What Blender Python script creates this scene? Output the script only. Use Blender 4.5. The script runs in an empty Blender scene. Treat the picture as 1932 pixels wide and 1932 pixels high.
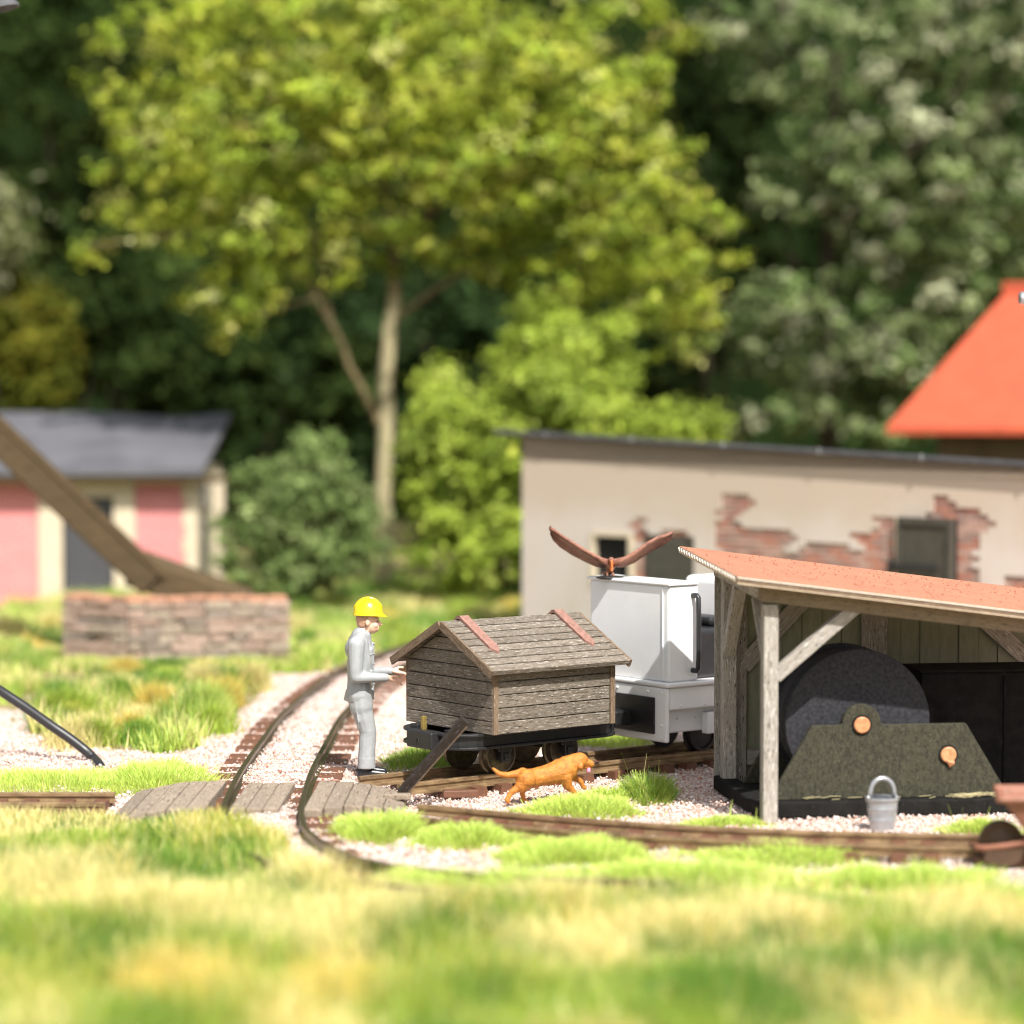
import bpy, bmesh, math, random
import numpy as np
from mathutils import Matrix, Vector

R = math.radians
sc = bpy.context.scene
col = bpy.context.collection
rng = np.random.default_rng(7)
random.seed(7)

# ------------------------------------------------------------------ camera, sky, sun, exposure
EYE = 4.0
FPX = 5150.0                       # focal length in 1932-pixel frame units
PITCH = math.atan(244 / FPX)
cd = bpy.data.cameras.new('camera')
cam = bpy.data.objects.new('camera', cd)
col.objects.link(cam)
cam.location = (0, 0, EYE)
cam.rotation_euler = (R(90) - PITCH, 0, 0)
cd.sensor_width = 36
cd.lens = 36 * FPX / 1932
cd.clip_start = 0.5
cd.clip_end = 1000
cd.dof.use_dof = True
cd.dof.focus_distance = 27.2
cd.dof.aperture_fstop = 0.325
cd.dof.aperture_blades = 0
sc.camera = cam

SUN_EL, SUN_AZ = R(52), R(23)      # azimuth: to the right of straight behind the camera
w = bpy.data.worlds.new('World')
sc.world = w
w.use_nodes = True
nt = w.node_tree
bg = nt.nodes['Background']
sky = nt.nodes.new('ShaderNodeTexSky')
sky.sky_type = 'NISHITA'
sky.sun_disc = False
sky.sun_elevation = SUN_EL
sky.sun_rotation = math.pi - SUN_AZ
sky.air_density = 1.0; sky.dust_density = 3.0; sky.ozone_density = 0.4
hs = nt.nodes.new('ShaderNodeHueSaturation'); hs.inputs['Saturation'].default_value = 0.45
nt.links.new(sky.outputs[0], hs.inputs['Color']); nt.links.new(hs.outputs[0], bg.inputs[0])
bg.inputs[1].default_value = 0.108
sd = bpy.data.lights.new('sun', 'SUN')
sd.energy = 4.6
sd.angle = R(0.9)
sd.color = (1.0, 0.965, 0.905)
sun = bpy.data.objects.new('sun', sd)
col.objects.link(sun)
to_sun = Vector((math.sin(SUN_AZ) * math.cos(SUN_EL), -math.cos(SUN_AZ) * math.cos(SUN_EL), math.sin(SUN_EL)))
sun.rotation_euler = (-to_sun).to_track_quat('-Z', 'Y').to_euler()
sun.location = (10, -10, 30)
sc.view_settings.view_transform = 'Standard'
sc.view_settings.look = 'None'
sc.view_settings.exposure = 0.80
sc.view_settings.gamma = 1
sc.render.engine = 'CYCLES'
sc.cycles.use_denoising = True
sc.cycles.filter_width = 1.1
sc.cycles.max_bounces = 6
sc.cycles.diffuse_bounces = 3
sc.cycles.glossy_bounces = 3
sc.cycles.transmission_bounces = 4
sc.cycles.caustics_reflective = False
sc.cycles.caustics_refractive = False

# ------------------------------------------------------------------ survey helpers (photo frame 1932 px -> metres)
def ray(px, py):
    d = Vector(((px - 966) / FPX, 1.0, -(py - 966) / FPX))
    c, s = math.cos(PITCH), math.sin(PITCH)
    return Vector((d.x, d.y * c + d.z * s, -d.y * s + d.z * c))
def G(px, py, z=0.0):
    r = ray(px, py)
    t = (z - EYE) / r.z
    return Vector((r.x * t, r.y * t, z))
def P(px, py, Y):
    r = ray(px, py)
    t = Y / r.y
    return Vector((r.x * t, Y, EYE + r.z * t))
def on_plane(px, py, o, n):
    r = ray(px, py)
    c = Vector((0, 0, EYE))
    t = (Vector(o) - c).dot(Vector(n)) / r.dot(Vector(n))
    return c + r * t

# ------------------------------------------------------------------ mesh helpers
class MB:
    def __init__(s):
        s.v, s.f = [], []
    def add(s, vs, fs, M=None):
        n = len(s.v)
        s.v += [tuple((M @ Vector(p)) if M else p) for p in vs]
        s.f += [tuple(i + n for i in f) for f in fs]
        return s
    def box(s, sx, sy, sz, c=(0, 0, 0), M=None):
        x, y, z = sx / 2, sy / 2, sz / 2
        vs = [(c[0] + a * x, c[1] + b * y, c[2] + d * z) for d in (-1, 1) for a, b in ((-1, -1), (1, -1), (1, 1), (-1, 1))]
        return s.add(vs, [(3, 2, 1, 0), (4, 5, 6, 7), (0, 1, 5, 4), (1, 2, 6, 5), (2, 3, 7, 6), (3, 0, 4, 7)], M)
    def bb(s, x0, x1, y0, y1, z0, z1, M=None):
        return s.box(x1 - x0, y1 - y0, z1 - z0, ((x0 + x1) / 2, (y0 + y1) / 2, (z0 + z1) / 2), M)
    def prism(s, poly, h0, h1, M=None):
        """polygon in xy (ccw), extruded along z from h0 to h1"""
        n = len(poly)
        vs = [(p[0], p[1], h0) for p in poly] + [(p[0], p[1], h1) for p in poly]
        fs = [tuple(range(n - 1, -1, -1)), tuple(range(n, 2 * n))]
        fs += [(i, (i + 1) % n, n + (i + 1) % n, n + i) for i in range(n)]
        return s.add(vs, fs, M)
    def ring(s, outer, inner, h0, h1, M=None):
        n = len(outer)
        vs = [(p[0], p[1], h) for h in (h0, h1) for q in (outer, inner) for p in q]
        fs = []
        for i in range(n):
            j = (i + 1) % n
            fs += [(i, j, 2 * n + j, 2 * n + i), (n + j, n + i, 3 * n + i, 3 * n + j),
                   (j, i, n + i, n + j), (2 * n + i, 2 * n + j, 3 * n + j, 3 * n + i)]
        return s.add(vs, fs, M)
    def tube(s, pts, r, n=10, M=None, caps=True, square=False):
        pts = [Vector(p) for p in pts]
        rs = r if isinstance(r, (list, tuple)) else [r] * len(pts)
        vs, fs = [], []
        prev = None
        for i, p in enumerate(pts):
            t = (pts[min(i + 1, len(pts) - 1)] - pts[max(i - 1, 0)]).normalized()
            if prev is None:
                a = Vector((0, 0, 1)) if abs(t.z) < 0.9 else Vector((1, 0, 0))
                u = t.cross(a).normalized()
            else:
                u = (prev - t * prev.dot(t)).normalized()
            prev = u
            b = t.cross(u)
            for k in range(n):
                an = 2 * math.pi * (k + (0.5 if square else 0)) / n
                vs.append(tuple(p + (u * math.cos(an) + b * math.sin(an)) * rs[i]))
        for i in range(len(pts) - 1):
            for k in range(n):
                k2 = (k + 1) % n
                fs.append((i * n + k, i * n + k2, (i + 1) * n + k2, (i + 1) * n + k))
        if caps:
            fs.append(tuple(range(n - 1, -1, -1)))
            fs.append(tuple((len(pts) - 1) * n + k for k in range(n)))
        return s.add(vs, fs, M)
    def lathe(s, prof, n=24, M=None):
        vs, fs = [], []
        for r, z in prof:
            for k in range(n):
                a = 2 * math.pi * k / n
                vs.append((r * math.cos(a), r * math.sin(a), z))
        for i in range(len(prof) - 1):
            for k in range(n):
                k2 = (k + 1) % n
                fs.append((i * n + k, i * n + k2, (i + 1) * n + k2, (i + 1) * n + k))
        fs.append(tuple(range(n - 1, -1, -1)))
        fs.append(tuple((len(prof) - 1) * n + k for k in range(n)))
        return s.add(vs, fs, M)
    def ball(s, c, r, n=12, m=8, M=None):
        rx, ry, rz = r if isinstance(r, (tuple, list)) else (r, r, r)
        prof = []
        vs = [(c[0], c[1], c[2] - rz)]
        for i in range(1, m):
            a = math.pi * i / m - math.pi / 2
            for k in range(n):
                b = 2 * math.pi * k / n
                vs.append((c[0] + rx * math.cos(a) * math.cos(b), c[1] + ry * math.cos(a) * math.sin(b), c[2] + rz * math.sin(a)))
        vs.append((c[0], c[1], c[2] + rz))
        fs = []
        for k in range(n):
            fs.append((0, 1 + (k + 1) % n, 1 + k))
            fs.append((len(vs) - 1, 1 + (m - 2) * n + k, 1 + (m - 2) * n + (k + 1) % n))
        for i in range(m - 2):
            for k in range(n):
                k2 = (k + 1) % n
                fs.append((1 + i * n + k, 1 + i * n + k2, 1 + (i + 1) * n + k2, 1 + (i + 1) * n + k))
        return s.add(vs, fs, M)
    def cone2(s, a, b, ra, rb, n=12):
        """capsule between two points with two radii"""
        a, b = Vector(a), Vector(b)
        s.ball(a, ra, n, 8); s.ball(b, rb, n, 8)
        if (b - a).length > 1e-6:
            s.tube([a, b], [ra, rb], n)
        return s
    def mesh(s, name):
        me = bpy.data.meshes.new(name)
        me.from_pydata(s.v, [], s.f)
        me.update()
        return me

def link(name, me, mat=None, parent=None, smooth=False, bevel=0, seg=2, loc=None, rot=None):
    o = bpy.data.objects.new(name, me)
    col.objects.link(o)
    if mat is not None and len(me.materials) == 0:
        me.materials.append(mat)
    if parent is not None:
        o.parent = parent
    if loc is not None:
        o.location = loc
    if rot is not None:
        o.rotation_euler = rot
    if smooth:
        me.polygons.foreach_set('use_smooth', np.ones(len(me.polygons), dtype=bool))
    if bevel:
        b = o.modifiers.new('bevel', 'BEVEL')
        b.width = bevel; b.segments = seg; b.limit_method = 'ANGLE'; b.angle_limit = R(40)
    return o
def ob(name, mb, mat, parent=None, **k):
    return link(name, mb.mesh(name), mat, parent, **k)
def autosmooth(o, ang=35):
    me = o.data
    me.polygons.foreach_set('use_smooth', np.ones(len(me.polygons), dtype=bool))
    bm = bmesh.new(); bm.from_mesh(me)
    for e in bm.edges:
        e.smooth = len(e.link_faces) == 2 and e.calc_face_angle(0) < R(ang)
    bm.to_mesh(me); bm.free()
    return o
def tag(o, label, cat, group=None, kind=None):
    if label: o['label'] = label
    if cat: o['category'] = cat
    if group: o['group'] = group
    if kind: o['kind'] = kind
    return o
def thing(name, label, cat, loc=(0, 0, 0), rz=0.0, group=None):
    e = bpy.data.objects.new(name, None)
    col.objects.link(e)
    e.empty_display_size = 0.2
    e.location = loc
    e.rotation_euler = (0, 0, rz)
    return tag(e, label, cat, group)
def organic(name, mb, voxel, mat, parent, smooth_it=4, sub=0):
    """fuse overlapping shapes into one continuous skin"""
    me = mb.mesh(name + '_raw')
    o = bpy.data.objects.new(name + '_raw', me)
    col.objects.link(o)
    m = o.modifiers.new('r', 'REMESH'); m.mode = 'VOXEL'; m.voxel_size = voxel
    if smooth_it:
        s = o.modifiers.new('s', 'SMOOTH'); s.iterations = smooth_it; s.factor = 0.5
    dg = bpy.context.evaluated_depsgraph_get()
    me2 = bpy.data.meshes.new_from_object(o.evaluated_get(dg))
    me2.name = name
    bpy.data.objects.remove(o); bpy.data.meshes.remove(me)
    me2.materials.clear()
    return link(name, me2, mat, parent, smooth=True)
def fastmesh(name, V, sizes, mat, colors=None, parent=None, kind=None):
    """V (n,3) unshared vertices, sizes = polygon vertex counts (pattern array), colors per vertex (n,3)"""
    me = bpy.data.meshes.new(name)
    n = len(V)
    me.vertices.add(n)
    me.vertices.foreach_set('co', np.ascontiguousarray(V, dtype=np.float32).ravel())
    sizes = np.asarray(sizes, dtype=np.int32)
    return me, n, sizes
def soup(name, V, F, mat, colors=None, parent=None):
    """V (n,3), F list of equal-length index arrays [(k,3),(m,4)...]; colours per vertex"""
    me = bpy.data.meshes.new(name)
    me.vertices.add(len(V))
    me.vertices.foreach_set('co', np.ascontiguousarray(V, dtype=np.float32).ravel())
    loops = np.concatenate([f.ravel() for f in F]).astype(np.int32)
    sizes = np.concatenate([np.full(len(f), f.shape[1], dtype=np.int32) for f in F])
    me.loops.add(len(loops))
    me.loops.foreach_set('vertex_index', loops)
    me.polygons.add(len(sizes))
    me.polygons.foreach_set('loop_start', np.concatenate([[0], np.cumsum(sizes)[:-1]]).astype(np.int32))
    if colors is not None:
        a = me.attributes.new('Col', 'FLOAT_COLOR', 'POINT')
        c4 = np.ones((len(V), 4), dtype=np.float32); c4[:, :3] = colors
        a.data.foreach_set('color', c4.ravel())
    me.update(calc_edges=True)
    return link(name, me, mat, parent)

_wave = {}
def snoise(x, y, seed, scale):
    """smooth pseudo-noise, about -1..1"""
    if seed not in _wave:
        g = np.random.default_rng(1000 + seed)
        k = g.normal(size=(14, 2)); ph = g.uniform(0, 6.283, 14)
        _wave[seed] = (k, ph)
    k, ph = _wave[seed]
    s = 0
    for (a, b), p in zip(k, ph):
        s = s + np.sin((a * x + b * y) / scale * 2.2 + p)
    return s / 14 * 2.6

# ------------------------------------------------------------------ materials
def srgb(r, g, b):
    f = lambda c: (c / 255 / 12.92) if c / 255 <= 0.04045 else ((c / 255 + 0.055) / 1.055) ** 2.4
    return (f(r), f(g), f(b))
def nodes(name):
    m = bpy.data.materials.new(name)
    m.use_nodes = True
    t = m.node_tree
    return m, t, t.nodes['Principled BSDF'], t.nodes['Material Output']
def N(t, kind, **inp):
    n = t.nodes.new(kind)
    for k, v in inp.items():
        n.inputs[k.replace('_', ' ')].default_value = v
    return n
def mixc(t, fac, a, b, mode='MIX'):
    n = t.nodes.new('ShaderNodeMix'); n.data_type = 'RGBA'; n.blend_type = mode
    for s, v in ((0, fac), (6, a), (7, b)):
        if hasattr(v, 'is_linked') or isinstance(v, bpy.types.NodeSocket):
            t.links.new(v, n.inputs[s])
        elif s == 0:
            n.inputs[0].default_value = v
        else:
            n.inputs[s].default_value = (*v[:3], 1)
    return n.outputs[2]
def coords(t, stretch=(1, 1, 1), rand=True):
    tc = t.nodes.new('ShaderNodeTexCoord')
    mp = t.nodes.new('ShaderNodeMapping')
    mp.inputs['Scale'].default_value = stretch
    if rand:
        oi = t.nodes.new('ShaderNodeObjectInfo')
        mu = t.nodes.new('ShaderNodeMath'); mu.operation = 'MULTIPLY'; mu.inputs[1].default_value = 37.0
        t.links.new(oi.outputs['Random'], mu.inputs[0])
        ad = t.nodes.new('ShaderNodeVectorMath'); ad.operation = 'ADD'
        t.links.new(tc.outputs['Object'], ad.inputs[0]); t.links.new(mu.outputs[0], ad.inputs[1])
        t.links.new(ad.outputs[0], mp.inputs[0])
    else:
        t.links.new(tc.outputs['Object'], mp.inputs[0])
    return mp.outputs[0]
def noise(t, vec, scale, detail=5, rough=0.6):
    n = t.nodes.new('ShaderNodeTexNoise')
    n.inputs['Scale'].default_value = scale; n.inputs['Detail'].default_value = detail; n.inputs['Roughness'].default_value = rough
    t.links.new(vec, n.inputs['Vector'])
    return n.outputs['Fac']
def ramp(t, fac, lo, hi):
    n = t.nodes.new('ShaderNodeMapRange')
    n.inputs[1].default_value = lo; n.inputs[2].default_value = hi
    t.links.new(fac, n.inputs[0])
    return n.outputs[0]
def bumpy(t, bsdf, h, strength, dist=0.01):
    b = t.nodes.new('ShaderNodeBump')
    b.inputs['Strength'].default_value = strength; b.inputs['Distance'].default_value = dist
    t.links.new(h, b.inputs['Height'])
    t.links.new(b.outputs[0], bsdf.inputs['Normal'])
def mat(name, c1, c2=None, scale=4, rough=0.7, bump=0.0, bscale=40, bdist=0.01, metal=0.0, stretch=(1, 1, 1), spec=0.5,
        speck=None, speck_scale=60, speck_at=0.66, lo=0.35, hi=0.65, coat=0.0, rand=True):
    m, t, b, o = nodes(name)
    v = coords(t, stretch, rand)
    c = c1
    if c2 is not None:
        c = mixc(t, ramp(t, noise(t, v, scale), lo, hi), c1, c2)
    if speck is not None:
        c = mixc(t, ramp(t, noise(t, v, speck_scale, 2), speck_at, speck_at + 0.05), c, speck)
    if isinstance(c, tuple):
        b.inputs['Base Color'].default_value = (*c, 1)
    else:
        t.links.new(c, b.inputs['Base Color'])
    b.inputs['Roughness'].default_value = rough
    b.inputs['Metallic'].default_value = metal
    b.inputs['Specular IOR Level'].default_value = spec
    b.inputs['Coat Weight'].default_value = coat
    if bump:
        bumpy(t, b, noise(t, v, bscale, 4), bump, bdist)
    return m
def wood(name, dark, light, fleck, axis=0, grain=9.0, fleck_amt=0.6, rough=0.85, bump=0.6, vary=0.5):
    """weathered grained wood; grain runs along local axis"""
    m, t, b, o = nodes(name)
    st = [grain * 8] * 3; st[axis] = grain * 0.7
    v = coords(t, tuple(st))
    n1 = noise(t, v, 1.0, 6, 0.7)
    st2 = [grain * 17] * 3; st2[axis] = grain * 2.3
    v2 = coords(t, tuple(st2))
    n2 = noise(t, v2, 1.0, 3, 0.6)
    vb = coords(t, (3, 3, 3))
    nb = noise(t, vb, 1.5, 3)
    c = mixc(t, ramp(t, n1, 0.3, 0.7), dark, light)
    c = mixc(t, ramp(t, nb, 0.35, 0.7), c, tuple(x * 0.72 for x in light))
    f = ramp(t, n2, fleck_amt, fleck_amt + 0.06)
    c = mixc(t, f, c, fleck)
    pore = ramp(t, n2, 0.405, 0.345)
    c = mixc(t, pore, c, tuple(x * 0.35 for x in dark))
    oi = t.nodes.new('ShaderNodeObjectInfo')
    vr = ramp(t, oi.outputs['Random'], 0, 1)
    hs = t.nodes.new('ShaderNodeHueSaturation')
    mr = t.nodes.new('ShaderNodeMapRange'); mr.inputs[3].default_value = 1 - vary * 0.3; mr.inputs[4].default_value = 1 + vary * 0.3
    t.links.new(oi.outputs['Random'], mr.inputs[0]); t.links.new(mr.outputs[0], hs.inputs['Value'])
    t.links.new(c, hs.inputs['Color'])
    t.links.new(hs.outputs[0], b.inputs['Base Color'])
    b.inputs['Roughness'].default_value = rough
    b.inputs['Specular IOR Level'].default_value = 0.3
    bumpy(t, b, n1, bump, 0.012)
    return m
def leafmat(name, transl=0.35, gloss=0.25, rough=0.45):
    m, t, b, o = nodes(name)
    a = t.nodes.new('ShaderNodeAttribute'); a.attribute_name = 'Col'
    t.links.new(a.outputs['Color'], b.inputs['Base Color'])
    b.inputs['Roughness'].default_value = rough
    b.inputs['Specular IOR Level'].default_value = gloss
    tr = t.nodes.new('ShaderNodeBsdfTranslucent')
    t.links.new(a.outputs['Color'], tr.inputs['Color'])
    mx = t.nodes.new('ShaderNodeMixShader'); mx.inputs[0].default_value = transl
    t.links.new(b.outputs[0], mx.inputs[1]); t.links.new(tr.outputs[0], mx.inputs[2])
    t.links.new(mx.outputs[0], o.inputs['Surface'])
    return m

M_wood = wood('weathered_grey_wood', (0.072, 0.054, 0.036), (0.235, 0.198, 0.157), (0.43, 0.40, 0.36), 0, 7.0, 0.60)
M_darkcore = mat('dark_wood_and_gap_shade', (0.02, 0.016, 0.011), rough=0.9)  # backs the plank gaps; also paints shade into the roof corrugation
M_trim = wood('brown_trim_wood', (0.085, 0.055, 0.032), (0.23, 0.16, 0.105), (0.40, 0.33, 0.26), 0, 9.0, 0.62)
M_strap = mat('reddish_strap', (0.30, 0.155, 0.122), (0.18, 0.098, 0.074), 26, 0.85, 0.5, 60)
M_black = mat('black_plastic', (0.010, 0.010, 0.011), (0.016, 0.016, 0.017), 8, 0.42, 0.05, 80)
M_iron = mat('dark_iron', (0.012, 0.012, 0.013), (0.02, 0.018, 0.016), 10, 0.5, 0.1, 60)
M_tread = mat('worn_steel_tread', (0.20, 0.165, 0.11), (0.11, 0.09, 0.065), 20, 0.35, metal=0.8)
M_brass = mat('brass_pin', (0.42, 0.31, 0.09), (0.25, 0.18, 0.06), 20, 0.4, metal=0.6)
M_rail = mat('bronzed_rail', (0.36, 0.245, 0.13), (0.17, 0.11, 0.06), 6, 0.42, 0.25, 25, metal=0.45, stretch=(1, 1, 3), speck=(0.45, 0.36, 0.22), speck_scale=30, speck_at=0.66)
M_railblack = mat('dark_rail', (0.05, 0.042, 0.029), (0.095, 0.072, 0.046), 5, 0.3, 0.2, 30, metal=0.45, speck=(0.16, 0.13, 0.09), speck_scale=40, speck_at=0.68)
M_tie = mat('brown_sleeper', (0.15, 0.062, 0.032), (0.10, 0.045, 0.025), 10, 0.6, 0.1, 40)
M_cross = wood('sandy_crossing_plank', (0.20, 0.155, 0.115), (0.31, 0.25, 0.19), (0.40, 0.34, 0.27), 1, 3.0, 0.62, 0.95, 0.5, 0.35)
M_tar = wood('tarred_post_wood', (0.012, 0.009, 0.008), (0.035, 0.025, 0.018), (0.13, 0.11, 0.12), 2, 7.0, 0.62, 0.6, 1.0, 0.2)
M_white = mat('white_plastic', (0.80, 0.80, 0.80), (0.76, 0.765, 0.77), 3, 0.32, spec=0.5)
M_skin = mat('painted_skin', (0.78, 0.49, 0.35), (0.72, 0.43, 0.30), 30, 0.5, 0.08, 60)
M_grey = mat('grey_work_clothes', (0.33, 0.343, 0.348), (0.27, 0.282, 0.288), 12, 0.42, 0.12, 50, bdist=0.006)
M_boot = mat('black_boots', (0.015, 0.015, 0.017), rough=0.3)
M_helmet = mat('yellow_helmet', (0.70, 0.56, 0.0), (0.62, 0.47, 0.0), 10, 0.22, coat=0.5)
M_dog = mat('rust_brown_coat', (0.53, 0.20, 0.028), (0.36, 0.12, 0.017), 22, 0.6, 0.9, 55, bdist=0.012)
M_nose = mat('dark_nose', (0.06, 0.03, 0.03), rough=0.4)
M_tongue = mat('pink_tongue', (0.75, 0.25, 0.42), rough=0.3)
M_bird = mat('chestnut_feathers', (0.27, 0.115, 0.072), (0.15, 0.06, 0.037), 14, 0.6, 0.6, 60)
M_beak = mat('copper_head', (0.62, 0.18, 0.05), rough=0.3)
M_tin = mat('dull_tin', (0.42, 0.43, 0.45), (0.33, 0.34, 0.36), 9, 0.32, 0.1, 30, metal=0.55)
M_rust = mat('brown_painted_barrow', (0.30, 0.125, 0.075), (0.22, 0.09, 0.055), 6, 0.55)
M_darkrust = mat('dark_brown_wheel', (0.085, 0.045, 0.022), (0.06, 0.032, 0.017), 8, 0.6)
M_roofred = mat('terracotta_roof_card', (0.375, 0.165, 0.095), (0.32, 0.138, 0.078), 3, 0.9, 0.5, 90, speck=(0.25, 0.095, 0.055), speck_scale=32, speck_at=0.69)
M_card = mat('pale_card_edge', (0.62, 0.50, 0.36), (0.5, 0.38, 0.26), 15, 0.8)
M_beamshade = wood('eave_shaded_beam', (0.12, 0.09, 0.055), (0.27, 0.21, 0.14), (0.36, 0.3, 0.22), 2, 6.0, 0.64, 0.85, 0.4, 0.3)  # shed timber browned to hold the roof overhang's shade
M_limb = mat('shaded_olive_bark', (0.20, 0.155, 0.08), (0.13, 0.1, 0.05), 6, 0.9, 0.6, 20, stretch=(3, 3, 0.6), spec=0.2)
M_whitecard = mat('white_card_edge', (0.82, 0.74, 0.64), (0.76, 0.66, 0.55), 12, 0.8)
M_shedwood = wood('grey_brown_shed_timber', (0.20, 0.172, 0.14), (0.42, 0.385, 0.34), (0.62, 0.60, 0.57), 2, 6.0, 0.62, 0.85, 0.4, 0.3)
M_shedwoodx = wood('grey_brown_shed_beam', (0.16, 0.125, 0.085), (0.36, 0.31, 0.25), (0.58, 0.55, 0.5), 0, 6.0, 0.62, 0.85, 0.4, 0.3)
M_olive = mat('olive_board', (0.25, 0.255, 0.175), (0.20, 0.205, 0.14), 6, 0.8, 0.2, 90, stretch=(4, 4, 1))
M_plate = mat('mottled_dark_plate', (0.052, 0.049, 0.031), (0.024, 0.023, 0.016), 24, 0.75, 0.5, 70, speck=(0.10, 0.094, 0.062), speck_scale=70, speck_at=0.62, lo=0.36, hi=0.64, stretch=(1.6, 1, 1), spec=0.2)
M_drum = mat('slate_drum', (0.034, 0.034, 0.039), (0.012, 0.012, 0.016), 30, 0.7, 0.4, 60, spec=0.25)
M_copper = mat('copper_axle', (0.58, 0.27, 0.13), (0.40, 0.16, 0.07), 25, 0.35)
M_base = mat('black_base_timber', (0.007, 0.007, 0.006), (0.014, 0.013, 0.012), 8, 0.9, 0.4, 60, spec=0.15, speck=(0.2, 0.19, 0.17), speck_scale=70, speck_at=0.72)
M_cable = mat('black_rubber', (0.018, 0.018, 0.02), rough=0.38)
M_plaster = mat('sandy_plaster', (0.56, 0.475, 0.39), (0.46, 0.38, 0.305), 0.9, 0.95, 0.15, 30, rand=False)
M_mortar = mat('grey_mortar', (0.44, 0.34, 0.275), (0.36, 0.26, 0.21), 6, 0.95)
M_bricks = [mat('red_brick_%s' % n, a, b, 12, 0.9, 0.4, 40) for n, a, b in (
    ('plain', (0.400, 0.216, 0.169), (0.313, 0.162, 0.131)), ('pale', (0.486, 0.324, 0.256), (0.400, 0.240, 0.194)),
    ('bright', (0.475, 0.216, 0.144), (0.356, 0.168, 0.125)), ('dull', (0.367, 0.252, 0.206), (0.281, 0.180, 0.150)))]
M_stones = [mat('pit_stone_%s' % n, a, b, 9, 0.9, 0.5, 30) for n, a, b in (
    ('rose', (0.330, 0.236, 0.182), (0.261, 0.177, 0.136)), ('tan', (0.323, 0.265, 0.197), (0.255, 0.199, 0.151)),
    ('grey', (0.261, 0.213, 0.172), (0.206, 0.162, 0.129)), ('pink', (0.372, 0.272, 0.215), (0.296, 0.206, 0.157)))]
M_coping = mat('orange_coping', (0.42, 0.20, 0.11), (0.33, 0.18, 0.12), 8, 0.9, 0.3, 30)
M_felt = mat('dark_roof_felt', (0.05, 0.05, 0.055), (0.08, 0.08, 0.085), 5, 0.8, 0.3, 30, speck=(0.2, 0.2, 0.2), speck_scale=20, speck_at=0.7)
M_slate = mat('grey_sheet_roof', (0.115, 0.113, 0.125), (0.075, 0.074, 0.083), 1.2, 0.6, 0.2, 20)
M_darkdoor = mat('dark_iron_door', (0.075, 0.07, 0.056), (0.058, 0.053, 0.042), 6, 0.75, 0.2, 30, spec=0.2)
M_void = mat('unlit_interior_black', (0.006, 0.006, 0.006), rough=0.9)  # flat black that stands for unlit interiors
M_cream = mat('cream_stone_trim', (0.60, 0.51, 0.37), (0.52, 0.44, 0.32), 6, 0.9, 0.2, 30)
M_greydoor = mat('slate_grey_door', (0.06, 0.06, 0.068), (0.05, 0.05, 0.055), 5, 0.6)
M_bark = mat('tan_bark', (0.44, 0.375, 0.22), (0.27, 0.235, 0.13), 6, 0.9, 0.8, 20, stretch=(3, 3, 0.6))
M_barkdark = mat('dark_bark', (0.05, 0.04, 0.025), (0.03, 0.025, 0.017), 6, 0.9, 0.6, 20, spec=0.1)
M_orange = mat('orange_tile_roof', (0.40, 0.064, 0.021), (0.33, 0.05, 0.017), 2.5, 0.75, 0.2, 40)
M_brownboard = wood('brown_boarding', (0.06, 0.042, 0.018), (0.12, 0.085, 0.04), (0.16, 0.12, 0.07), 2, 3.0, 0.7)
M_beam = wood('brown_chute_timber', (0.05, 0.034, 0.016), (0.105, 0.07, 0.033), (0.14, 0.09, 0.045), 0, 2.0, 0.7)
M_leaf = leafmat('leaf', 0.35, 0.10, 0.5)
M_leafdark = leafmat('dark_leaf', 0.25, 0.0, 0.8)
M_grass = leafmat('grass_fibre', 0.3, 0.35, 0.4)

def house_brick():
    m, t, b, o = nodes('rose_brickwork')
    v = coords(t, (1, 1, 1), False)
    mp = t.nodes.new('ShaderNodeMapping'); mp.inputs['Rotation'].default_value = (R(90), 0, 0)
    t.links.new(v, mp.inputs[0])
    br = t.nodes.new('ShaderNodeTexBrick')
    br.inputs['Color1'].default_value = (0.60, 0.205, 0.205, 1); br.inputs['Color2'].default_value = (0.53, 0.165, 0.168, 1)
    br.inputs['Mortar'].default_value = (0.64, 0.36, 0.34, 1); br.inputs['Scale'].default_value = 1
    br.inputs['Brick Width'].default_value = 0.25; br.inputs['Row Height'].default_value = 0.08; br.inputs['Mortar Size'].default_value = 0.008
    t.links.new(mp.outputs[0], br.inputs['Vector'])
    t.links.new(br.outputs[0], b.inputs['Base Color'])
    b.inputs['Roughness'].default_value = 0.9
    return m
M_rosebrick = house_brick()

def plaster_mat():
    """old render: sandy at the top, paler and pinkish lower down, streaked and stained"""
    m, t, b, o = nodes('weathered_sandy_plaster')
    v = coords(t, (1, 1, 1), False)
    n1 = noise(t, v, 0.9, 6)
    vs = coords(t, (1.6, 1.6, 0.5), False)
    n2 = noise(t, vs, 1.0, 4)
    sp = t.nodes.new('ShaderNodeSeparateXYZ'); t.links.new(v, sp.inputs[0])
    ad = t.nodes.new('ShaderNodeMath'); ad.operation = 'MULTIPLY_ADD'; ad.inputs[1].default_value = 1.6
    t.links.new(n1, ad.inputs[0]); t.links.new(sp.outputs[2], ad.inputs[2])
    c = mixc(t, ramp(t, ad.outputs[0], 2.5, 3.1), (0.52, 0.46, 0.41), (0.465, 0.385, 0.305))  # darker and sandier towards the top
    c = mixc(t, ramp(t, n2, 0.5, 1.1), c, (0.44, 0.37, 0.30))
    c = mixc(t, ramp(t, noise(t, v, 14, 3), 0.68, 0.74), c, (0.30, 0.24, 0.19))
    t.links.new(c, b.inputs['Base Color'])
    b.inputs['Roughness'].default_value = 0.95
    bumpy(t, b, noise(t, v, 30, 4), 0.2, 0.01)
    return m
M_plaster = plaster_mat()

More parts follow.
